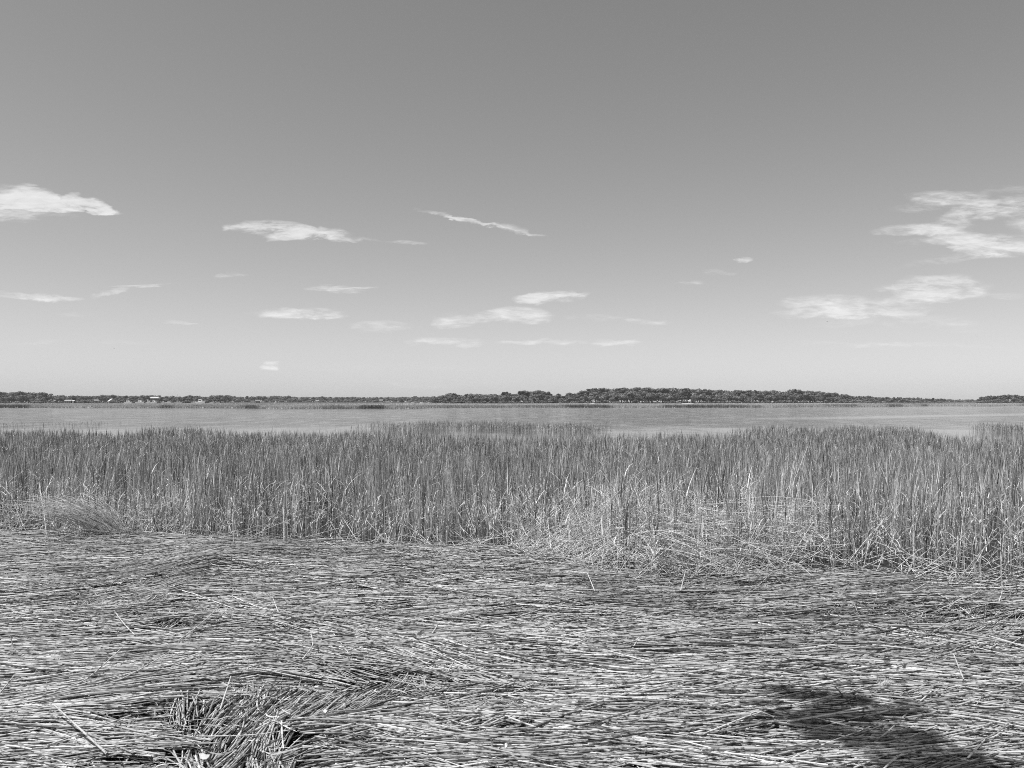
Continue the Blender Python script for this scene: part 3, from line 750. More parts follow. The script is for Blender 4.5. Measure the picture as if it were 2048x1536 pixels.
scrap(1008, 1519, LANCE, .066, .13, 'dark glossy curled leaf lying on the straw at the bottom centre', rot=.75, tilt=(.35, -.35), cup=.9, lift=.016, rough=.3)
scrap(915, 1497, OVAL, .026, .66, 'tiny pale oval scrap left of the white upright stub', 'bark_chip', 'chip', rot=.1, tilt=(.5, 0), lift=.01)
scrap(1288, 1511, SQ, .034, .5, 'small square pale scrap right of bottom centre', 'paper_scrap', 'scrap', tilt=(.7, 0), lift=.016)
scrap(1292, 1501, TRI, .028, .6, 'tiny triangular pale scrap just above the square one', 'paper_scrap', 'scrap', tilt=(.8, 0), lift=.016)
scrap(815, 1529, OVAL, .036, .66, 'pale oval leaf at the bottom edge left of the dark leaf', rot=-.15, tilt=(.3, 0), lift=.008)
scrap(1204, 1531, LANCE, .032, .6, 'pale narrow leaf at the bottom edge right of the dark leaf', rot=.1, tilt=(.4, 0), lift=.008)
# white downy tuft by the tree shadow
geo = Geo(); n = 260
x0, y0 = [float(q) for q in p2g(1768, 1389)]
t_ = rng.random(n)
p0 = np.stack([(t_ - .5) * .09, (t_ - .5) * .05 + rng.normal(0, .006, n), .01 + .012 * rng.random(n)], -1)
az = rng.normal(.5, .5, n); d = np.stack([np.cos(az), np.sin(az), rng.normal(.2, .3, n)], -1) * rng.uniform(.015, .04, n)[:, None]
geo.tubes(curve_pts(p0, p0 + d, rng.normal(0, .002, n), 4, n), np.full((n, 4), .0006), 3, np.full(n, .85))
fe = geo.build('down_feather', M_FGRASS); fe.location = (x0, y0, zmat(x0, y0) + .006)
tag(fe, 'white downy feather tuft caught on the straw above the tree shadow', 'feather')
# dark driftwood twig
def tubeobj(name, P, r, mat, parent=None, K=7, tone=.1, loc=None):
    g2 = Geo(); P = np.array(P, float); org = P[0].copy() if loc is None else np.array(loc, float)
    P2 = P - org if parent is None else P
    g2.tubes(P2[None], np.array(r, float)[None], K, np.array([tone]), None)
    o = g2.build(name, mat, parent)
    if parent is None: o.location = org
    return o
P = []
for (px, py, l) in [(763, 1444, .03), (775, 1441, .025), (788, 1447, .02), (797, 1453, .012), (806, 1457, .008)]:
    x, y = p2g(px, py); P.append((float(x), float(y), zmat(float(x), float(y)) + l))
tw = tubeobj('driftwood_twig', P, [.006, .008, .007, .005, .002], mat_plain('dark_wood', .05, .8, .3, 30.))
tag(tw, 'short dark crooked twig on the straw right of the large hollow', 'twig')

# ------------------------------------------------------------------ far trees
def crown_geo(kind, seed):
    r = np.random.default_rng(seed); geo = Geo()
    lobes = []; vt = r.uniform(.8, 1.25)
    if kind == 'oak':
        for i in range(16):
            a = r.random() * 6.283; q = r.random() ** .6
            zc = r.uniform(.36, .86); wmax = .62 * math.sqrt(max(.05, 1 - ((zc - .42) / .52) ** 2))
            lobes.append((math.cos(a) * q * wmax, math.sin(a) * q * wmax, zc, r.uniform(.13, .24)))
        lobes.append((0, 0, .8, .2)); lobes.append((0, 0, .5, .34))
        ncard = 110
    elif kind == 'pine':
        for i in range(12):
            a = r.random() * 6.283; zc = r.uniform(.52, .93); q = r.random() ** .5
            wmax = .27 * math.sqrt(max(.06, 1 - ((zc - .72) / .28) ** 2))
            lobes.append((math.cos(a) * q * wmax, math.sin(a) * q * wmax, zc, r.uniform(.07, .12)))
        lobes.append((0, 0, .93, .08)); lobes.append((0, 0, .75, .13))
        ncard = 90
    else:
        for i in range(9):
            a = r.random() * 6.283; q = r.random()
            lobes.append((math.cos(a) * q * .6, math.sin(a) * q * .6, r.uniform(.25, .7), r.uniform(.2, .34)))
        ncard = 90
    for (cx, cy, cz, R) in lobes:
        N = ncard
        dv = r.normal(size=(N, 3)); dv /= np.linalg.norm(dv, axis=1, keepdims=True)
        c = np.array([cx, cy, cz]) + dv * R * r.uniform(.55, 1.08, (N, 1)) * np.array([1, 1, .8])
        nrm = dv + r.normal(0, .34, (N, 3)); nrm /= np.linalg.norm(nrm, axis=1, keepdims=True)
        t1 = np.cross(nrm, r.normal(size=(N, 3))); t1 /= np.linalg.norm(t1, axis=1, keepdims=True); t2 = np.cross(nrm, t1)
        s = r.uniform(.020, .046, (N, 1)) * (1.0 if kind != 'bush' else 1.8)
        V = np.stack([c - t1 * s - t2 * s * .6, c + t1 * s * .8 - t2 * s, c + t1 * s + t2 * s * .7, c - t1 * s * .5 + t2 * s], 1)
        tn = vt * np.clip(r.normal(1, .12), .6, 1.5) * r.uniform(.92, 1.08, N)
        base = {'oak': .17, 'pine': .145, 'bush': .2}[kind]
        geo.add(V, np.arange(N * 4).reshape(N, 4), np.repeat((tn * base)[:, None], 4, 1))
    return geo
def trunk_geo(kind, seed):
    r = np.random.default_rng(seed + 99); geo = Geo()
    top = .85 if kind == 'pine' else .55; w0 = .016 if kind == 'pine' else .03
    t = np.linspace(0, 1, 6); bend = r.normal(0, .03, 2)
    P = np.stack([bend[0] * t ** 2, bend[1] * t ** 2, t * top - .03], -1)
    geo.tubes(P[None], (w0 * (1 - .6 * t))[None], 6, np.array([.2]), None)
    for i in range(5):
        a = r.random() * 6.283; z0 = r.uniform(.35, .8) * top; ln = r.uniform(.1, .3) if kind != 'pine' else r.uniform(.06, .16)
        f = z0 / top; q0 = np.array([bend[0] * f ** 2, bend[1] * f ** 2, z0])
        q1 = q0 + np.array([math.cos(a) * ln, math.sin(a) * ln, ln * .7])
        geo.tubes(np.stack([q0, (q0 + q1) / 2 + [0, 0, -.01], q1])[None], np.array([[w0 * .45, w0 * .3, w0 * .12]]), 5, np.array([.2]), None)
    return geo
PROTO = {}
for kind, nv in (('oak', 7), ('pine', 6), ('bush', 5)):
    L = []
    for i in range(nv):
        c = crown_geo(kind, 100 + i).build('crown', M_LEAF, smooth=False); tr = trunk_geo(kind, 100 + i).build('trunk', M_BARK)
        L.append((c.data, tr.data)); bpy.data.objects.remove(c); bpy.data.objects.remove(tr)
    PROTO[kind] = L
PROF = np.array([(-400,783),(-100,782),(0,782),(12,783),(30,782.5),(52,782),(62,783.5),(75,784),(88,783),(93,786),(97,790),(102,788),(108,790),(115,788.5),(135,790.5),(160,790),(185,791),(212,789),(232,789),(242,791),(275,791),(290,789),(311,789),(322,793),(331,791),(343,790),(352,793),(370,792.5),(376,790),(397,790),(404,792),(420,792),(432,789.5),(442,789.5),(452,790),(465,791.5),(485,792.5),(512,792),(520,790.5),(535,792),(552,791),(575,791.5),(600,793),(640,792.5),(700,793),(768,793.5),(860,792),(878,791.5),(890,789),(900,785.5),(915,787.5),(925,789),(936,787),(980,787),(1000,788),(1006,789),(1013,783.5),(1021,788),(1027,786),(1033,785.5),(1038,789),(1048,781),(1056,784),(1062,780.5),(1075,779.5),(1083,780),(1092,782),(1100,784),(1105,790),(1112,793),(1117,787.5),(1125,790),(1132,790),(1139,785.5),(1150,787),(1160,782),(1168,780.5),(1182,776.5),(1200,775.5),(1215,775.5),(1240,774.5),(1280,774.5),(1300,775),(1345,775.5),(1380,775.5),(1400,777),(1425,779),(1470,780),(1508,779.5),(1530,781),(1548,779),(1570,782),(1589,778.5),(1600,780.5),(1622,780.5),(1650,782.5),(1670,785),(1690,787.5),(1710,792),(1735,791.5),(1750,793),(1790,794),(1830,795),(1870,796),(1890,797),(1896,799),(1930,798.7),(1954,799),(1960,794),(1975,791),(2000,789.7),(2016,788.7),(2030,790),(2100,790),(2500,791)], float)
SEG = [  # bearing from, to, distance, back kind, step, labels
 (-90, 96, 760, 'oak', 'far left'), (96, 452, 950, 'oak', 'behind the boats'), (452, 872, 1350, 'oak', 'low distant'),
 (866, 1108, 800, 'mix', 'centre island'), (1106, 1700, 860, 'pine', 'long ridge'), (1690, 1892, 1150, 'pine', 'thinning'),
 (1886, 1962, 1800, 'pine', 'farthest'), (1955, 2150, 900, 'pine', 'right edge')]
LAB = {
 'far left': 'the tall wood at the far left',
 'behind the boats': 'the low wood behind the moored boats',
 'low distant': 'the low distant treeline right of the boats',
 'centre island': 'the uneven wood left of the long ridge',
 'long ridge': 'the long tall wooded ridge',
 'thinning': 'the lower wood sloping right from the ridge',
 'farthest': 'the faint lowest treeline near the right edge',
 'right edge': 'the small rise of trees at far right'}
KN = {'oak': ('oak_tree', 'rounded oak in ', 'tree'), 'pine': ('pine_tree', 'bare trunked pine in ', 'tree'), 'bush': ('shore_shrub', 'low shrub before ', 'shrub')}
SKY = {}
NEAR = [(33, 'behind the farthest left boat'), (217, 'behind the long bright slanting roof'), (308, 'behind the large boat shed'), (358, 'behind the dock shelter'), (401, 'behind the largest yacht'),
 (516, 'behind the pale gabled house right of the boats'), (551, 'behind the tiny boat right of the gabled house'), (634, 'behind the small distant white house'), (762, 'behind the distant pale house'), (778, 'behind the first bare mast'), (843, 'behind three small white boats'), (1379, 'above the tiny white hut')]
ntree = {'oak': 0, 'pine': 0, 'bush': 0}
GAPS = [(93, 101), (103, 106), (129, 141), (187, 197), (210, 222), (298, 318), (355, 362), (508, 521), (632, 636), (764, 775), (1374, 1384)]
def plant(kind, px, d, ztop, seg, wfac=1.0, label=None, sky_=False):
    x = (px - 1024) / F * d; z0 = float(gz(np.array([x]), np.array([d]))[0])
    h = max(2.0, ztop - z0)
    nm, pre, cat = KN[kind]
    c, tr = random.choice(PROTO[kind])
    e = empty(nm, (x, d, z0 - .1), label or (pre + LAB[seg]), cat, nm.replace('_', ' ') + 's in ' + LAB[seg])
    e.rotation_euler = (0, 0, random.uniform(0, 6.28))
    wd = h * wfac
    e.scale = (wd, wd, h)
    for nme, me in (('crown', c), ('trunk', tr)):
        if kind == 'bush' and nme == 'trunk': continue
        o = bpy.data.objects.new(nme, me); sc.collection.objects.link(o); o.parent = e
    ntree[kind] += 1
    if sky_: SKY.setdefault(seg, []).append((px, kind, e))
for (b0, b1, d, kd, seg) in SEG:
    px = b0 + 2
    sparse = seg in ('thinning', 'right edge', 'farthest')
    while px < b1:
        top = float(np.interp(px, PROF[:, 0], PROF[:, 1]))
        ztop = CAMZ + (HZ - top) * d / F
        kind = kd if kd != 'mix' else random.choice(['oak', 'oak', 'pine'])
        if kd == 'oak' and random.random() < .12: kind = 'pine'
        if kd == 'pine' and not sparse and random.random() < .3: kind = 'oak'
        lab = None
        if kind == 'oak':
            plant('oak', px, d + random.uniform(-8, 25), ztop + random.uniform(-.6, .3), seg, random.uniform(.85, 1.25), sky_=True); px += random.uniform(9, 14)
        else:
            plant('pine', px, d + random.uniform(-8, 25), ztop + random.uniform(-1.0, .5), seg, random.uniform(1.1, 1.6), sky_=True); px += random.uniform(5.5, 9)
    px = b0 + 4
    while px < b1:   # middle row, lower
        top = float(np.interp(px, PROF[:, 0], PROF[:, 1]))
        ztop = CAMZ + (HZ - top) * d / F
        if not any(a - 3 < px < b + 3 for a, b in GAPS) or random.random() < .25:
            k_ = random.choice(['pine', 'oak']) if sparse else 'oak'
            plant(k_, px, d - random.uniform(18, 32), .3 + (ztop - .3) * random.uniform(.55, .8), seg, random.uniform(1.0, 1.5) if k_ == 'oak' else 1.5)
        px += random.uniform(12, 20)
    px = b0 + 3
    while px < b1:   # shrubs at the foot
        if not any(a - 2 < px < b + 2 for a, b in GAPS):
            plant('bush', px, d - random.uniform(36, 46), .5 + random.uniform(2.2, 4.5) * d / 900, seg, random.uniform(1.2, 2.0))
        px += random.uniform(13, 24)
W_ = {'oak': 'rounded oak', 'pine': 'pine'}
for seg, L_ in SKY.items():
    L_.sort(key=lambda q: q[0])
    vis = [q for q in L_ if 4 < q[0] < 2044]
    vis[0][2]['label'] = 'leftmost skyline tree in ' + LAB[seg] + ', a ' + W_[vis[0][1]]
    vis[-1][2]['label'] = 'rightmost skyline tree in ' + LAB[seg] + ', a ' + W_[vis[-1][1]]
    tall = max(vis[1:-1], key=lambda q: q[2].scale[2]); tall[2]['label'] = 'tallest ' + W_[tall[1]] + ' of ' + LAB[seg]
ALLS = [q for L_ in SKY.values() for q in L_]
for lx, what in NEAR:
    q = min(ALLS, key=lambda q: abs(q[0] - lx) + (1000 if ('skyline' in q[2]['label'] or 'tallest' in q[2]['label'] or 'standing' in q[2]['label']) else 0))
    q[2]['label'] = W_[q[1]] + ' standing on the skyline directly ' + what
# a few trees that stand out of the skyline
plant('oak', 901, 790, CAMZ + (HZ - 785) * 790 / F, 'centre island', 1.1, 'pointed dark oak standing highest at the left end of the centre wood')
plant('pine', 1013, 795, CAMZ + (HZ - 783.2) * 795 / F, 'centre island', 1.7, 'lone umbrella shaped pine above the middle of the centre wood')
plant('pine', 1048, 795, CAMZ + (HZ - 780.8) * 795 / F, 'centre island', 1.8, 'spreading pine with gaps of sky, left of the centre wood peak')
plant('pine', 1139, 850, CAMZ + (HZ - 785) * 850 / F, 'long ridge', 1.5, 'single pine at the low left foot of the long ridge')
plant('pine', 1117, 850, CAMZ + (HZ - 787) * 850 / F, 'long ridge', 1.4, 'small pine standing in the gap between centre wood and long ridge')
plant('pine', 1589, 850, CAMZ + (HZ - 777.5) * 850 / F, 'long ridge', 1.7, 'round topped pine just above the skyline near the right end of the long ridge')
print('trees', ntree)
# the depth of the wood behind the rows
geo = Geo(); n = 26000
b = rng.uniform(-90, 2150, n); dd = np.zeros(n)
for (b0, b1, d, kd, seg) in SEG: dd = np.where((b >= b0) & (b < b1), d, dd)
dd = dd + rng.uniform(28, 60, n)
top = CAMZ + (HZ - np.interp(b, PROF[:, 0], PROF[:, 1])) * dd / F
zz = .3 + (top - 1.6 - .3) * rng.random(n) ** .8
c = np.stack([(b - 1024) / F * dd, dd, zz], -1)
nrm = rng.normal(size=(n, 3)) + np.array([0, -.6, .6]); nrm /= np.linalg.norm(nrm, axis=1, keepdims=True)
t1 = np.cross(nrm, rng.normal(size=(n, 3))); t1 /= np.linalg.norm(t1, axis=1, keepdims=True); t2 = np.cross(nrm, t1)
s = rng.uniform(.5, 1.1, (n, 1))
V = np.stack([c - t1 * s - t2 * s * .6, c + t1 * s * .8 - t2 * s, c + t1 * s + t2 * s * .7, c - t1 * s * .5 + t2 * s], 1)
geo.add(V, np.arange(n * 4).reshape(n, 4), np.repeat((.14 * rng.uniform(.7, 1.3, n))[:, None], 4, 1))
wd_ = geo.build('far_wood', M_LEAF, smooth=False)
tag(wd_, 'deep wood filling in behind the first rows of trees on the opposite shore', 'wood', kind='stuff')

# ------------------------------------------------------------------ houses, boats and docks on the left shore
def box(V, Fs, x0, x1, y0, y1, z0, z1):
    b = len(V); V += [(x0, y0, z0), (x1, y0, z0), (x1, y1, z0), (x0, y1, z0), (x0, y0, z1), (x1, y0, z1), (x1, y1, z1), (x0, y1, z1)]
    Fs += [(b, b + 1, b + 5, b + 4), (b + 1, b + 2, b + 6, b + 5), (b + 2, b + 3, b + 7, b + 6), (b + 3, b, b + 4, b + 7), (b + 4, b + 5, b + 6, b + 7), (b + 3, b + 2, b + 1, b)]
def pyobj(name, V, Fs, mat, parent=None):
    me = bpy.data.meshes.new(name); me.from_pydata(V, [], Fs); me.update(); me.materials.append(mat)
    o = bpy.data.objects.new(name, me); sc.collection.objects.link(o)
    if parent: o.parent = parent
    return o
def house(px, d, zb, wdt, dep, hw, hr, label, hip=False, wall=M_PALE, roof=M_ROOF, rot=0.0, nwin=3):
    x = (px - 1024) / F * d
    e = empty('shore_house', (x, d, zb), label, 'house', 'houses on the left shore'); e.rotation_euler = (0, 0, rot); e.scale = (.8, .8, .8)
    V, Fs = [], []; box(V, Fs, -wdt / 2, wdt / 2, 0, dep, 0, hw)
    if not hip:
        b = len(V); V += [(-wdt / 2, dep / 2, hw + hr), (wdt / 2, dep / 2, hw + hr)]; Fs += [(3, 0, 4, b, 7), (1, 2, 6, b + 1, 5)]
    pyobj('wall', V, [f_ for f_ in Fs], wall, e)
    V, Fs = [], []; ov = .5; t = .25
    xi = wdt / 2 + ov; r0 = (wdt / 2 - dep / 2) if hip else xi
    r0 = max(r0, .3)
    V = [(-xi, -ov, hw - .1), (xi, -ov, hw - .1), (xi, dep + ov, hw - .1), (-xi, dep + ov, hw - .1), (-r0, dep / 2, hw + hr), (r0, dep / 2, hw + hr),
         (-xi, -ov, hw + t), (xi, -ov, hw + t), (xi, dep + ov, hw + t), (-xi, dep + ov, hw + t), (-r0, dep / 2, hw + hr + t), (r0, dep / 2, hw + hr + t)]
    Fs = [(6, 7, 11, 10), (8, 9, 10, 11), (7, 8, 11), (9, 6, 10), (0, 4, 5, 1), (2, 5, 4, 3), (1, 5, 2), (3, 4, 0), (0, 1, 7, 6), (1, 2, 8, 7), (2, 3, 9, 8), (3, 0, 6, 9)]
    pyobj('roof', V, Fs, roof, e)
    for i in range(nwin):
        cx = (i + .5) / nwin * wdt - wdt / 2
        V, Fs = [], []; box(V, Fs, cx - .6, cx + .6, -.06, -.005, hw - 2.0, hw - .7)
        pyobj('window', V, Fs, M_DARK, e)
    return e
house(100, 880, .5, 9, 8, 3.6, 2.2, 'pale roofed house left of the shore houses, half hidden by trees', rot=.35)
house(105.5, 868, .5, 5, 6, 2.6, 1.4, 'small pale shed in front of the leftmost pale roofed house', rot=-.3)
house(135, 880, .5, 9, 8, 3.0, 1.6, 'wide pale house low among trees on the left shore', roof=M_PALE)
house(146, 878, .5, 2.4, 4, 3.0, .8, 'narrow bright white shed right of the wide pale house', wall=M_WHITE, roof=M_WHITE, nwin=1)
house(193, 880, .5, 5, 7, 3.2, 1.8, 'small pale gabled house left of the long slanting roof', rot=.6)
house(217, 880, .5, 9, 8, 2.6, 3.4, 'house with a long bright slanting roof on the left shore', roof=M_WHITE, rot=-.9)
house(516, 900, .5, 6, 7, 3.0, 1.6, 'pale gabled house standing alone right of all the boats', roof=M_ROOF, rot=.4)
house(634, 1280, .5, 6, 7, 2.8, 1.4, 'small distant white house in the low treeline', wall=M_WHITE, roof=M_PALE)
house(662, 1280, .5, 7, 7, 2.2, 1.2, 'small distant low grey house right of the small distant white one')
house(762, 1285, .5, 7, 8, 3.8, 2.2, 'distant pale house left of the two masts')
house(1379, 815, .4, 2.6, 4, 2.8, .9, 'tiny white hut at the foot of the long wooded ridge', wall=M_WHITE, roof=M_WHITE, nwin=1)
# raised boat shed with a big white roof
d = 870; x = (308 - 1024) / F * d
e = empty('boat_shed', (x, d, 0), 'large white roofed boat shed on posts behind the moored boats', 'boat shed')
V, Fs = [], []; box(V, Fs, -4.4, 4.4, 0, 6, 5.6, 6.6)
V += [(-4.4, 3, 7.5), (4.4, 3, 7.5), (-4.8, -.4, 6.6), (4.8, -.4, 6.6), (4.8, 6.4, 6.6), (-4.8, 6.4, 6.6)]; Fs += [(10, 11, 9, 8), (12, 13, 8, 9), (13, 10, 8), (11, 12, 9), (10, 13, 12, 11)]
pyobj('roof', V, Fs, M_WHITE, e)
for sx_ in (-4.0, 0, 4.0):
    for sy_ in (.4, 5.6):
        V, Fs = [], []; box(V, Fs, sx_ - .15, sx_ + .15, sy_ - .15, sy_ + .15, -.8, 5.598); pyobj('post', V, Fs, M_BARK, e)
V, Fs = [], []; box(V, Fs, -3.0, 3.0, 1, 5.0, 2.6, 4.4); pyobj('loft', V, Fs, M_PALE, e)
d = 880; x = (358.5 - 1024) / F * d
e = empty('dock_shelter', (x, d, 0), 'small open dock shelter with flat pale roof right of the large boat shed', 'shelter')
V, Fs = [], []; box(V, Fs, -1.7, 1.7, 0, 3, 3.9, 4.3); pyobj('roof', V, Fs, M_PALE, e)
for sx_ in (-1.5, 1.5):
    for sy_ in (.2, 2.8):
        V, Fs = [], []; box(V, Fs, sx_ - .1, sx_ + .1, sy_ - .1, sy_ + .1, -.8, 3.898); pyobj('post', V, Fs, M_BARK, e)

def boat(px, d, L, hh, cab, label, mast=0, rot=0.0, z=.0):
    x = (px - 1024) / F * d
    e = empty('moored_boat', (x, d, z), label, 'boat', 'boats moored beyond the opposite marsh'); e.rotation_euler = (0, 0, rot)
    V, Fs = [], []; S = 10; W = L * .15
    for i in range(S + 1):
        t = i / S; w_ = W * (1 - max(0, (t - .45) / .55) ** 2.2) * (.86 + .14 * min(1, t * 4)); sh = hh * (1 + .35 * t * t)
        xx = -L / 2 + L * t
        V += [(xx, -w_, sh), (xx - (.0 if i < S else .4), -w_ * .6, -.2), (xx - (.0 if i < S else .4), w_ * .6, -.2), (xx, w_, sh)]
    for i in range(S):
        a = i * 4
        Fs += [(a, a + 1, a + 5, a + 4), (a + 1, a + 2, a + 6, a + 5), (a + 2, a + 3, a + 7, a + 6), (a + 3, a, a + 4, a + 7)]
    Fs += [(0, 3, 2, 1), (S * 4, S * 4 + 1, S * 4 + 2, S * 4 + 3)]
    pyobj('hull', V, Fs, M_WHITE, e)
    if cab:
        c0, c1 = -L * .18, L * .16; cw = W * .7; z0 = hh + .02; z1 = hh + cab
        V = [(c0, -cw, z0), (c1 + .5, -cw, z0), (c1 + .5, cw, z0), (c0, cw, z0), (c0 + .1, -cw * .9, z1), (c1 - .3, -cw * .9, z1), (c1 - .3, cw * .9, z1), (c0 + .1, cw * .9, z1)]
        Fs = [(0, 1, 5, 4), (1, 2, 6, 5), (2, 3, 7, 6), (3, 0, 4, 7), (4, 5, 6, 7)]
        pyobj('cabin', V, Fs, M_WHITE, e)
        V, Fs = [], []; box(V, Fs, c0 + .3, c1 - .4, -cw - .03, -cw + .12, z0 + cab * .35, z0 + cab * .75); pyobj('window', V, Fs, M_DARK, e)
    if mast:
        tubeobj('mast', [(0, 0, hh * .8), (0, 0, hh + mast * .5), (0, 0, hh + mast)], [.12, .1, .06], M_PALE, e, 6, .5)
    return e
BT = [(33,720,6.6,1.6,.9,'white cabin boat farthest left, alone below the tallest trees'),(53,760,3.2,1.3,0,'small pale open boat right of the farthest left boat'),
 (108,760,3,1.2,0,'tiny pale skiff below the shore houses'),(256,700,6.4,1.6,2.0,'white boat with tall dark windowed cabin, first of the long boat row'),
 (280,720,8.2,1.6,1.9,'long low white motor boat left of the large boat shed'),(297,740,5.0,1.5,1.0,'small white boat just left under the large boat shed'),
 (308,730,6.0,1.6,1.6,'white boat directly below the large boat shed roof'),(326,750,4.0,1.4,1.2,'short white boat right of the large boat shed'),
 (337,745,6.0,1.5,.6,'low white open boat between the boat shed and the dock shelter'),(357,745,7.4,1.4,.6,'low white boat below the flat dock shelter'),
 (389,740,5.4,1.5,.8,'white boat just left of the largest white yacht'),(401,720,9.0,2.0,2.2,'largest white yacht in the boat row'),
 (424,750,4.4,1.4,.5,'small low white boat right of the largest yacht'),(436,750,3.6,1.4,0,'last small white boat at the right end of the boat row'),
 (551,790,2.2,1.8,1.2,'tiny bright white boat alone right of the pale gabled house'),
 (826,790,3.4,1.7,0,'small white boat left of two similar ones before the centre wood'),(843,790,3.0,1.6,0,'small white boat in the middle of three before the centre wood'),(858,790,2.6,1.6,0,'rightmost of three small white boats before the centre wood')]
for (px, d, L, hh, cab, lab) in BT: boat(px, d, L, hh, cab, lab, rot=random.uniform(-.3, .3), z=.35)
boat(778, 900, 6, 1.4, .5, 'sailing boat with a bare mast left of the dock posts', mast=7, z=.35)
boat(813, 900, 6, 1.4, .5, 'sailing boat with a bare mast closest to the centre wood', mast=6.5, z=.35)
boat(355, 900, 7, 1.4, .5, 'sailing boat whose thin mast rises behind the dock shelter', mast=9, z=.35)
M_SAND = mat_plain('pale_sand', .42, .8, .1, .5)
for (px, d, a, b_, nm) in ((1376, 560, 5, 9, 'sand_bank'), (1186, 560, 2.2, 6, 'sand_bank')):
    x = (px - 1024) / F * d; V = [(0, 0, .6)]; 
    for i in range(20): q = i / 20 * 6.283; V.append((math.cos(q) * a * (1 + .2 * math.sin(3 * q)), math.sin(q) * b_, -.5))
    for i in range(20): q = i / 20 * 6.283; V.append((math.cos(q) * a * .7, math.sin(q) * b_ * .7, .52))
    Fs = [(1 + i, 1 + (i + 1) % 20, 21 + (i + 1) % 20, 21 + i) for i in range(20)] + [(21 + i, 21 + (i + 1) % 20, 0) for i in range(20)]
    o = pyobj(nm, V, Fs, M_SAND); o.location = (x, d, .9); tag(o, kind='structure')

# ------------------------------------------------------------------ two gulls
def gull(px, py, d, span, label, mat, roll=.15, heading=0.4):
    x = (px - 1024) / F * d; z = CAMZ + (HZ - py) * d / F
    V, Fs = [], []; s = span / 2
    S = 8; K = 8
    for i in range(S + 1):
        t = i / S; r = .085 * span * math.sin(math.pi * (t * .92 + .05)) ** .8
        for k in range(K):
            a = k / K * 6.283; V.append(((t - .5) * span * .42, math.cos(a) * r, math.sin(a) * r))
    for i in range(S):
        for k in range(K): Fs.append((i * K + k, i * K + (k + 1) % K, (i + 1) * K + (k + 1) % K, (i + 1) * K + k))
    Fs += [tuple(range(K))[::-1], tuple(S * K + k for k in range(K))]
    for sg in (1, -1):
        for dz in (.01, -.01):
            b = len(V)
            for t in np.linspace(0, 1, 7):
                zz = .22 * span * math.sin(t * 2.0) * .6; sweep = -.1 * span * t * t; c = .10 * span * (1 - t ** 2 * .85)
                V += [(c + sweep + .02 * span, sg * t * s, zz + dz * span * (1 - t)), (-c * .8 + sweep, sg * t * s, zz + dz * span * (1 - t))]
            for i in range(6): a = b + i * 2; Fs.append((a, a + 1, a + 3, a + 2))
    b = len(V); V += [(-.19 * span, 0, .02 * span), (-.3 * span, .05 * span, 0), (-.3 * span, -.05 * span, 0)]; Fs.append((b, b + 1, b + 2))
    o = pyobj('gull', V, Fs, mat); o.location = (x, d, z); o.rotation_euler = (roll, .1, heading); tag(o, label, 'bird')
gull(1654, 643, 300, 1.1, 'tiny dark bird flying below the clouds at the right', mat_plain('dark_feathers', .05, .7), .3, .9)
gull(228, 697, 330, 1.1, 'tiny white bird flying low in the sky at the left', mat_plain('white_feathers', .9, .7), -.4, .3)

# ------------------------------------------------------------------ tree standing behind the viewer whose limb shades the lower right corner
PT = [(1575,1405),(1610,1402),(1650,1412),(1660,1436),(1600,1440),(1660,1470),(1740,1480),(1690,1398),(1760,1412),(1700,1430),(1785,1440),(1725,1462),(1805,1470),(1870,1466),(1770,1492),(1850,1500),(1930,1502),(1810,1522),(1890,1528),(1975,1532),(1870,1562),(1965,1572),(1780,1552)]
patch = [tuple(float(q) for q in p2g(*pp)) for pp in PT]
H = 5.0; off = SUN_DIR / SUN_DIR[2] * H
root = (1.2, -4.0)
e = empty('overhanging_tree', (root[0], root[1], 1.2), 'leafy tree behind the viewer whose limb shades the lower right corner', 'tree')
lim = Geo()
tp = np.array([[0, 0, 0], [-.1, .1, 2.5], [-.4, .4, 5], [-.6, .6, 7.0]]); lim.tubes(tp[None], np.array([[.32, .27, .22, .17]]), 10, np.array([.12]))
cx = np.mean([p_[0] for p_ in patch]) + off[0] - root[0]; cy = np.mean([p_[1] for p_ in patch]) + off[1] - root[1]
lp = np.array([[-.6, .6, 7.0], [cx * .35, cy * .35, 6.4], [cx * .7, cy * .7, 5.6], [cx, cy, 5.05]])
lim.tubes(lp[None], np.array([[.15, .10, .06, .03]]), 8, np.array([.12]))
leaf_c = []
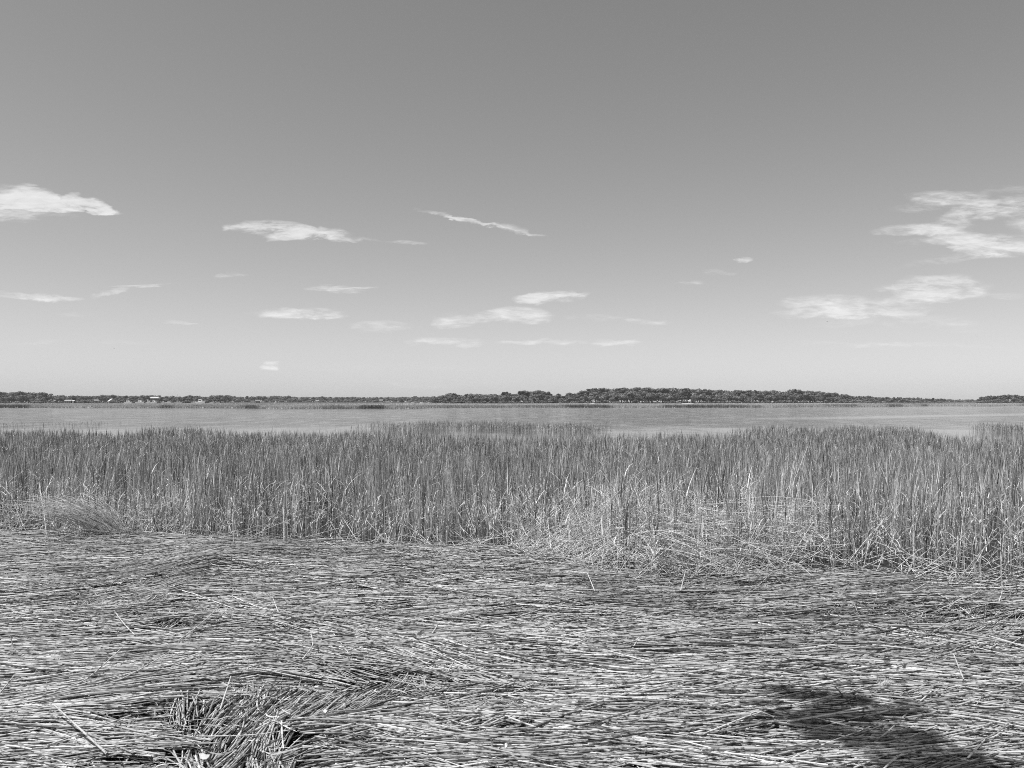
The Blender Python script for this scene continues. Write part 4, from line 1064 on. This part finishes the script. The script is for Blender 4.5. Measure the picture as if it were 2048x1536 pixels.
for (qx0, qy0) in [q for q in patch for _ in range(3)]:
    qx = qx0 + rng.normal(0, .075); qy = qy0 + rng.normal(0, .045)
    hx, hy = qx + off[0] - root[0], qy + off[1] - root[1]
    pts = np.array([[cx * .8, cy * .8, 5.15], [(cx * .8 + hx) / 2, (cy * .8 + hy) / 2, 5.12], [hx, hy, 5.05]])
    lim.tubes(pts[None], np.array([[.016, .010, .005]]), 6, np.array([.12])); leaf_c.append((hx, hy, 5.05 + rng.uniform(-.3, .3), .055))
for i in range(26):
    a = rng.random() * 6.283; q = rng.random() * 2.6; z = rng.uniform(5.5, 9)
    c_ = (math.cos(a) * q - .6, -abs(math.sin(a) * q) - .6, z, .6); leaf_c.append(c_)
    lim.tubes(np.array([[-.7, .7, 6.5], [c_[0] * .6, c_[1] * .4, (z + 6.5) / 2 + .2], c_[:3]])[None], np.array([[.08, .05, .01]]), 6, np.array([.12]))
lim.build('trunk', M_BARK, e)
lg = Geo()
for (hx, hy, hz_, R) in leaf_c:
    N = int(rng.uniform(25, 75)) if R < .4 else 200
    c = np.array([hx, hy, hz_]) + rng.normal(0, R * .62, (N, 3)) * np.array([1.35, .7, .7])
    nrm = rng.normal(size=(N, 3)) + np.array([0, 0, .8]); nrm /= np.linalg.norm(nrm, axis=1, keepdims=True)
    t1 = np.cross(nrm, rng.normal(size=(N, 3))); t1 /= np.linalg.norm(t1, axis=1, keepdims=True); t2 = np.cross(nrm, t1); s = .034
    V = np.stack([c - t1 * s, c + t2 * s * .45, c + t1 * s, c - t2 * s * .45], 1)
    lg.add(V, np.arange(N * 4).reshape(N, 4), np.full((N, 4), .1))
lg.build('crown', M_LEAF, e, smooth=False)

# ------------------------------------------------------------------ air
V, Fs = [], []; box(V, Fs, -3500, 3500, -40, 2120, -5.2, 46)
hz = bpy.data.meshes.new('haze'); hz.from_pydata(V, [], Fs); hz.update()
mh = bpy.data.materials.new('haze_air'); mh.use_nodes = True; mh.node_tree.nodes.clear()
ho = mh.node_tree.nodes.new('ShaderNodeOutputMaterial'); hv = mh.node_tree.nodes.new('ShaderNodeVolumePrincipled')
hv.inputs['Color'].default_value = (.95, .95, .95, 1); hv.inputs['Density'].default_value = HAZE
mh.node_tree.links.new(hv.outputs[0], ho.inputs['Volume']); hz.materials.append(mh)
ho_ = bpy.data.objects.new('haze', hz); sc.collection.objects.link(ho_); tag(ho_, 'thin pale summer haze over the water and the far shore', 'haze', kind='stuff')
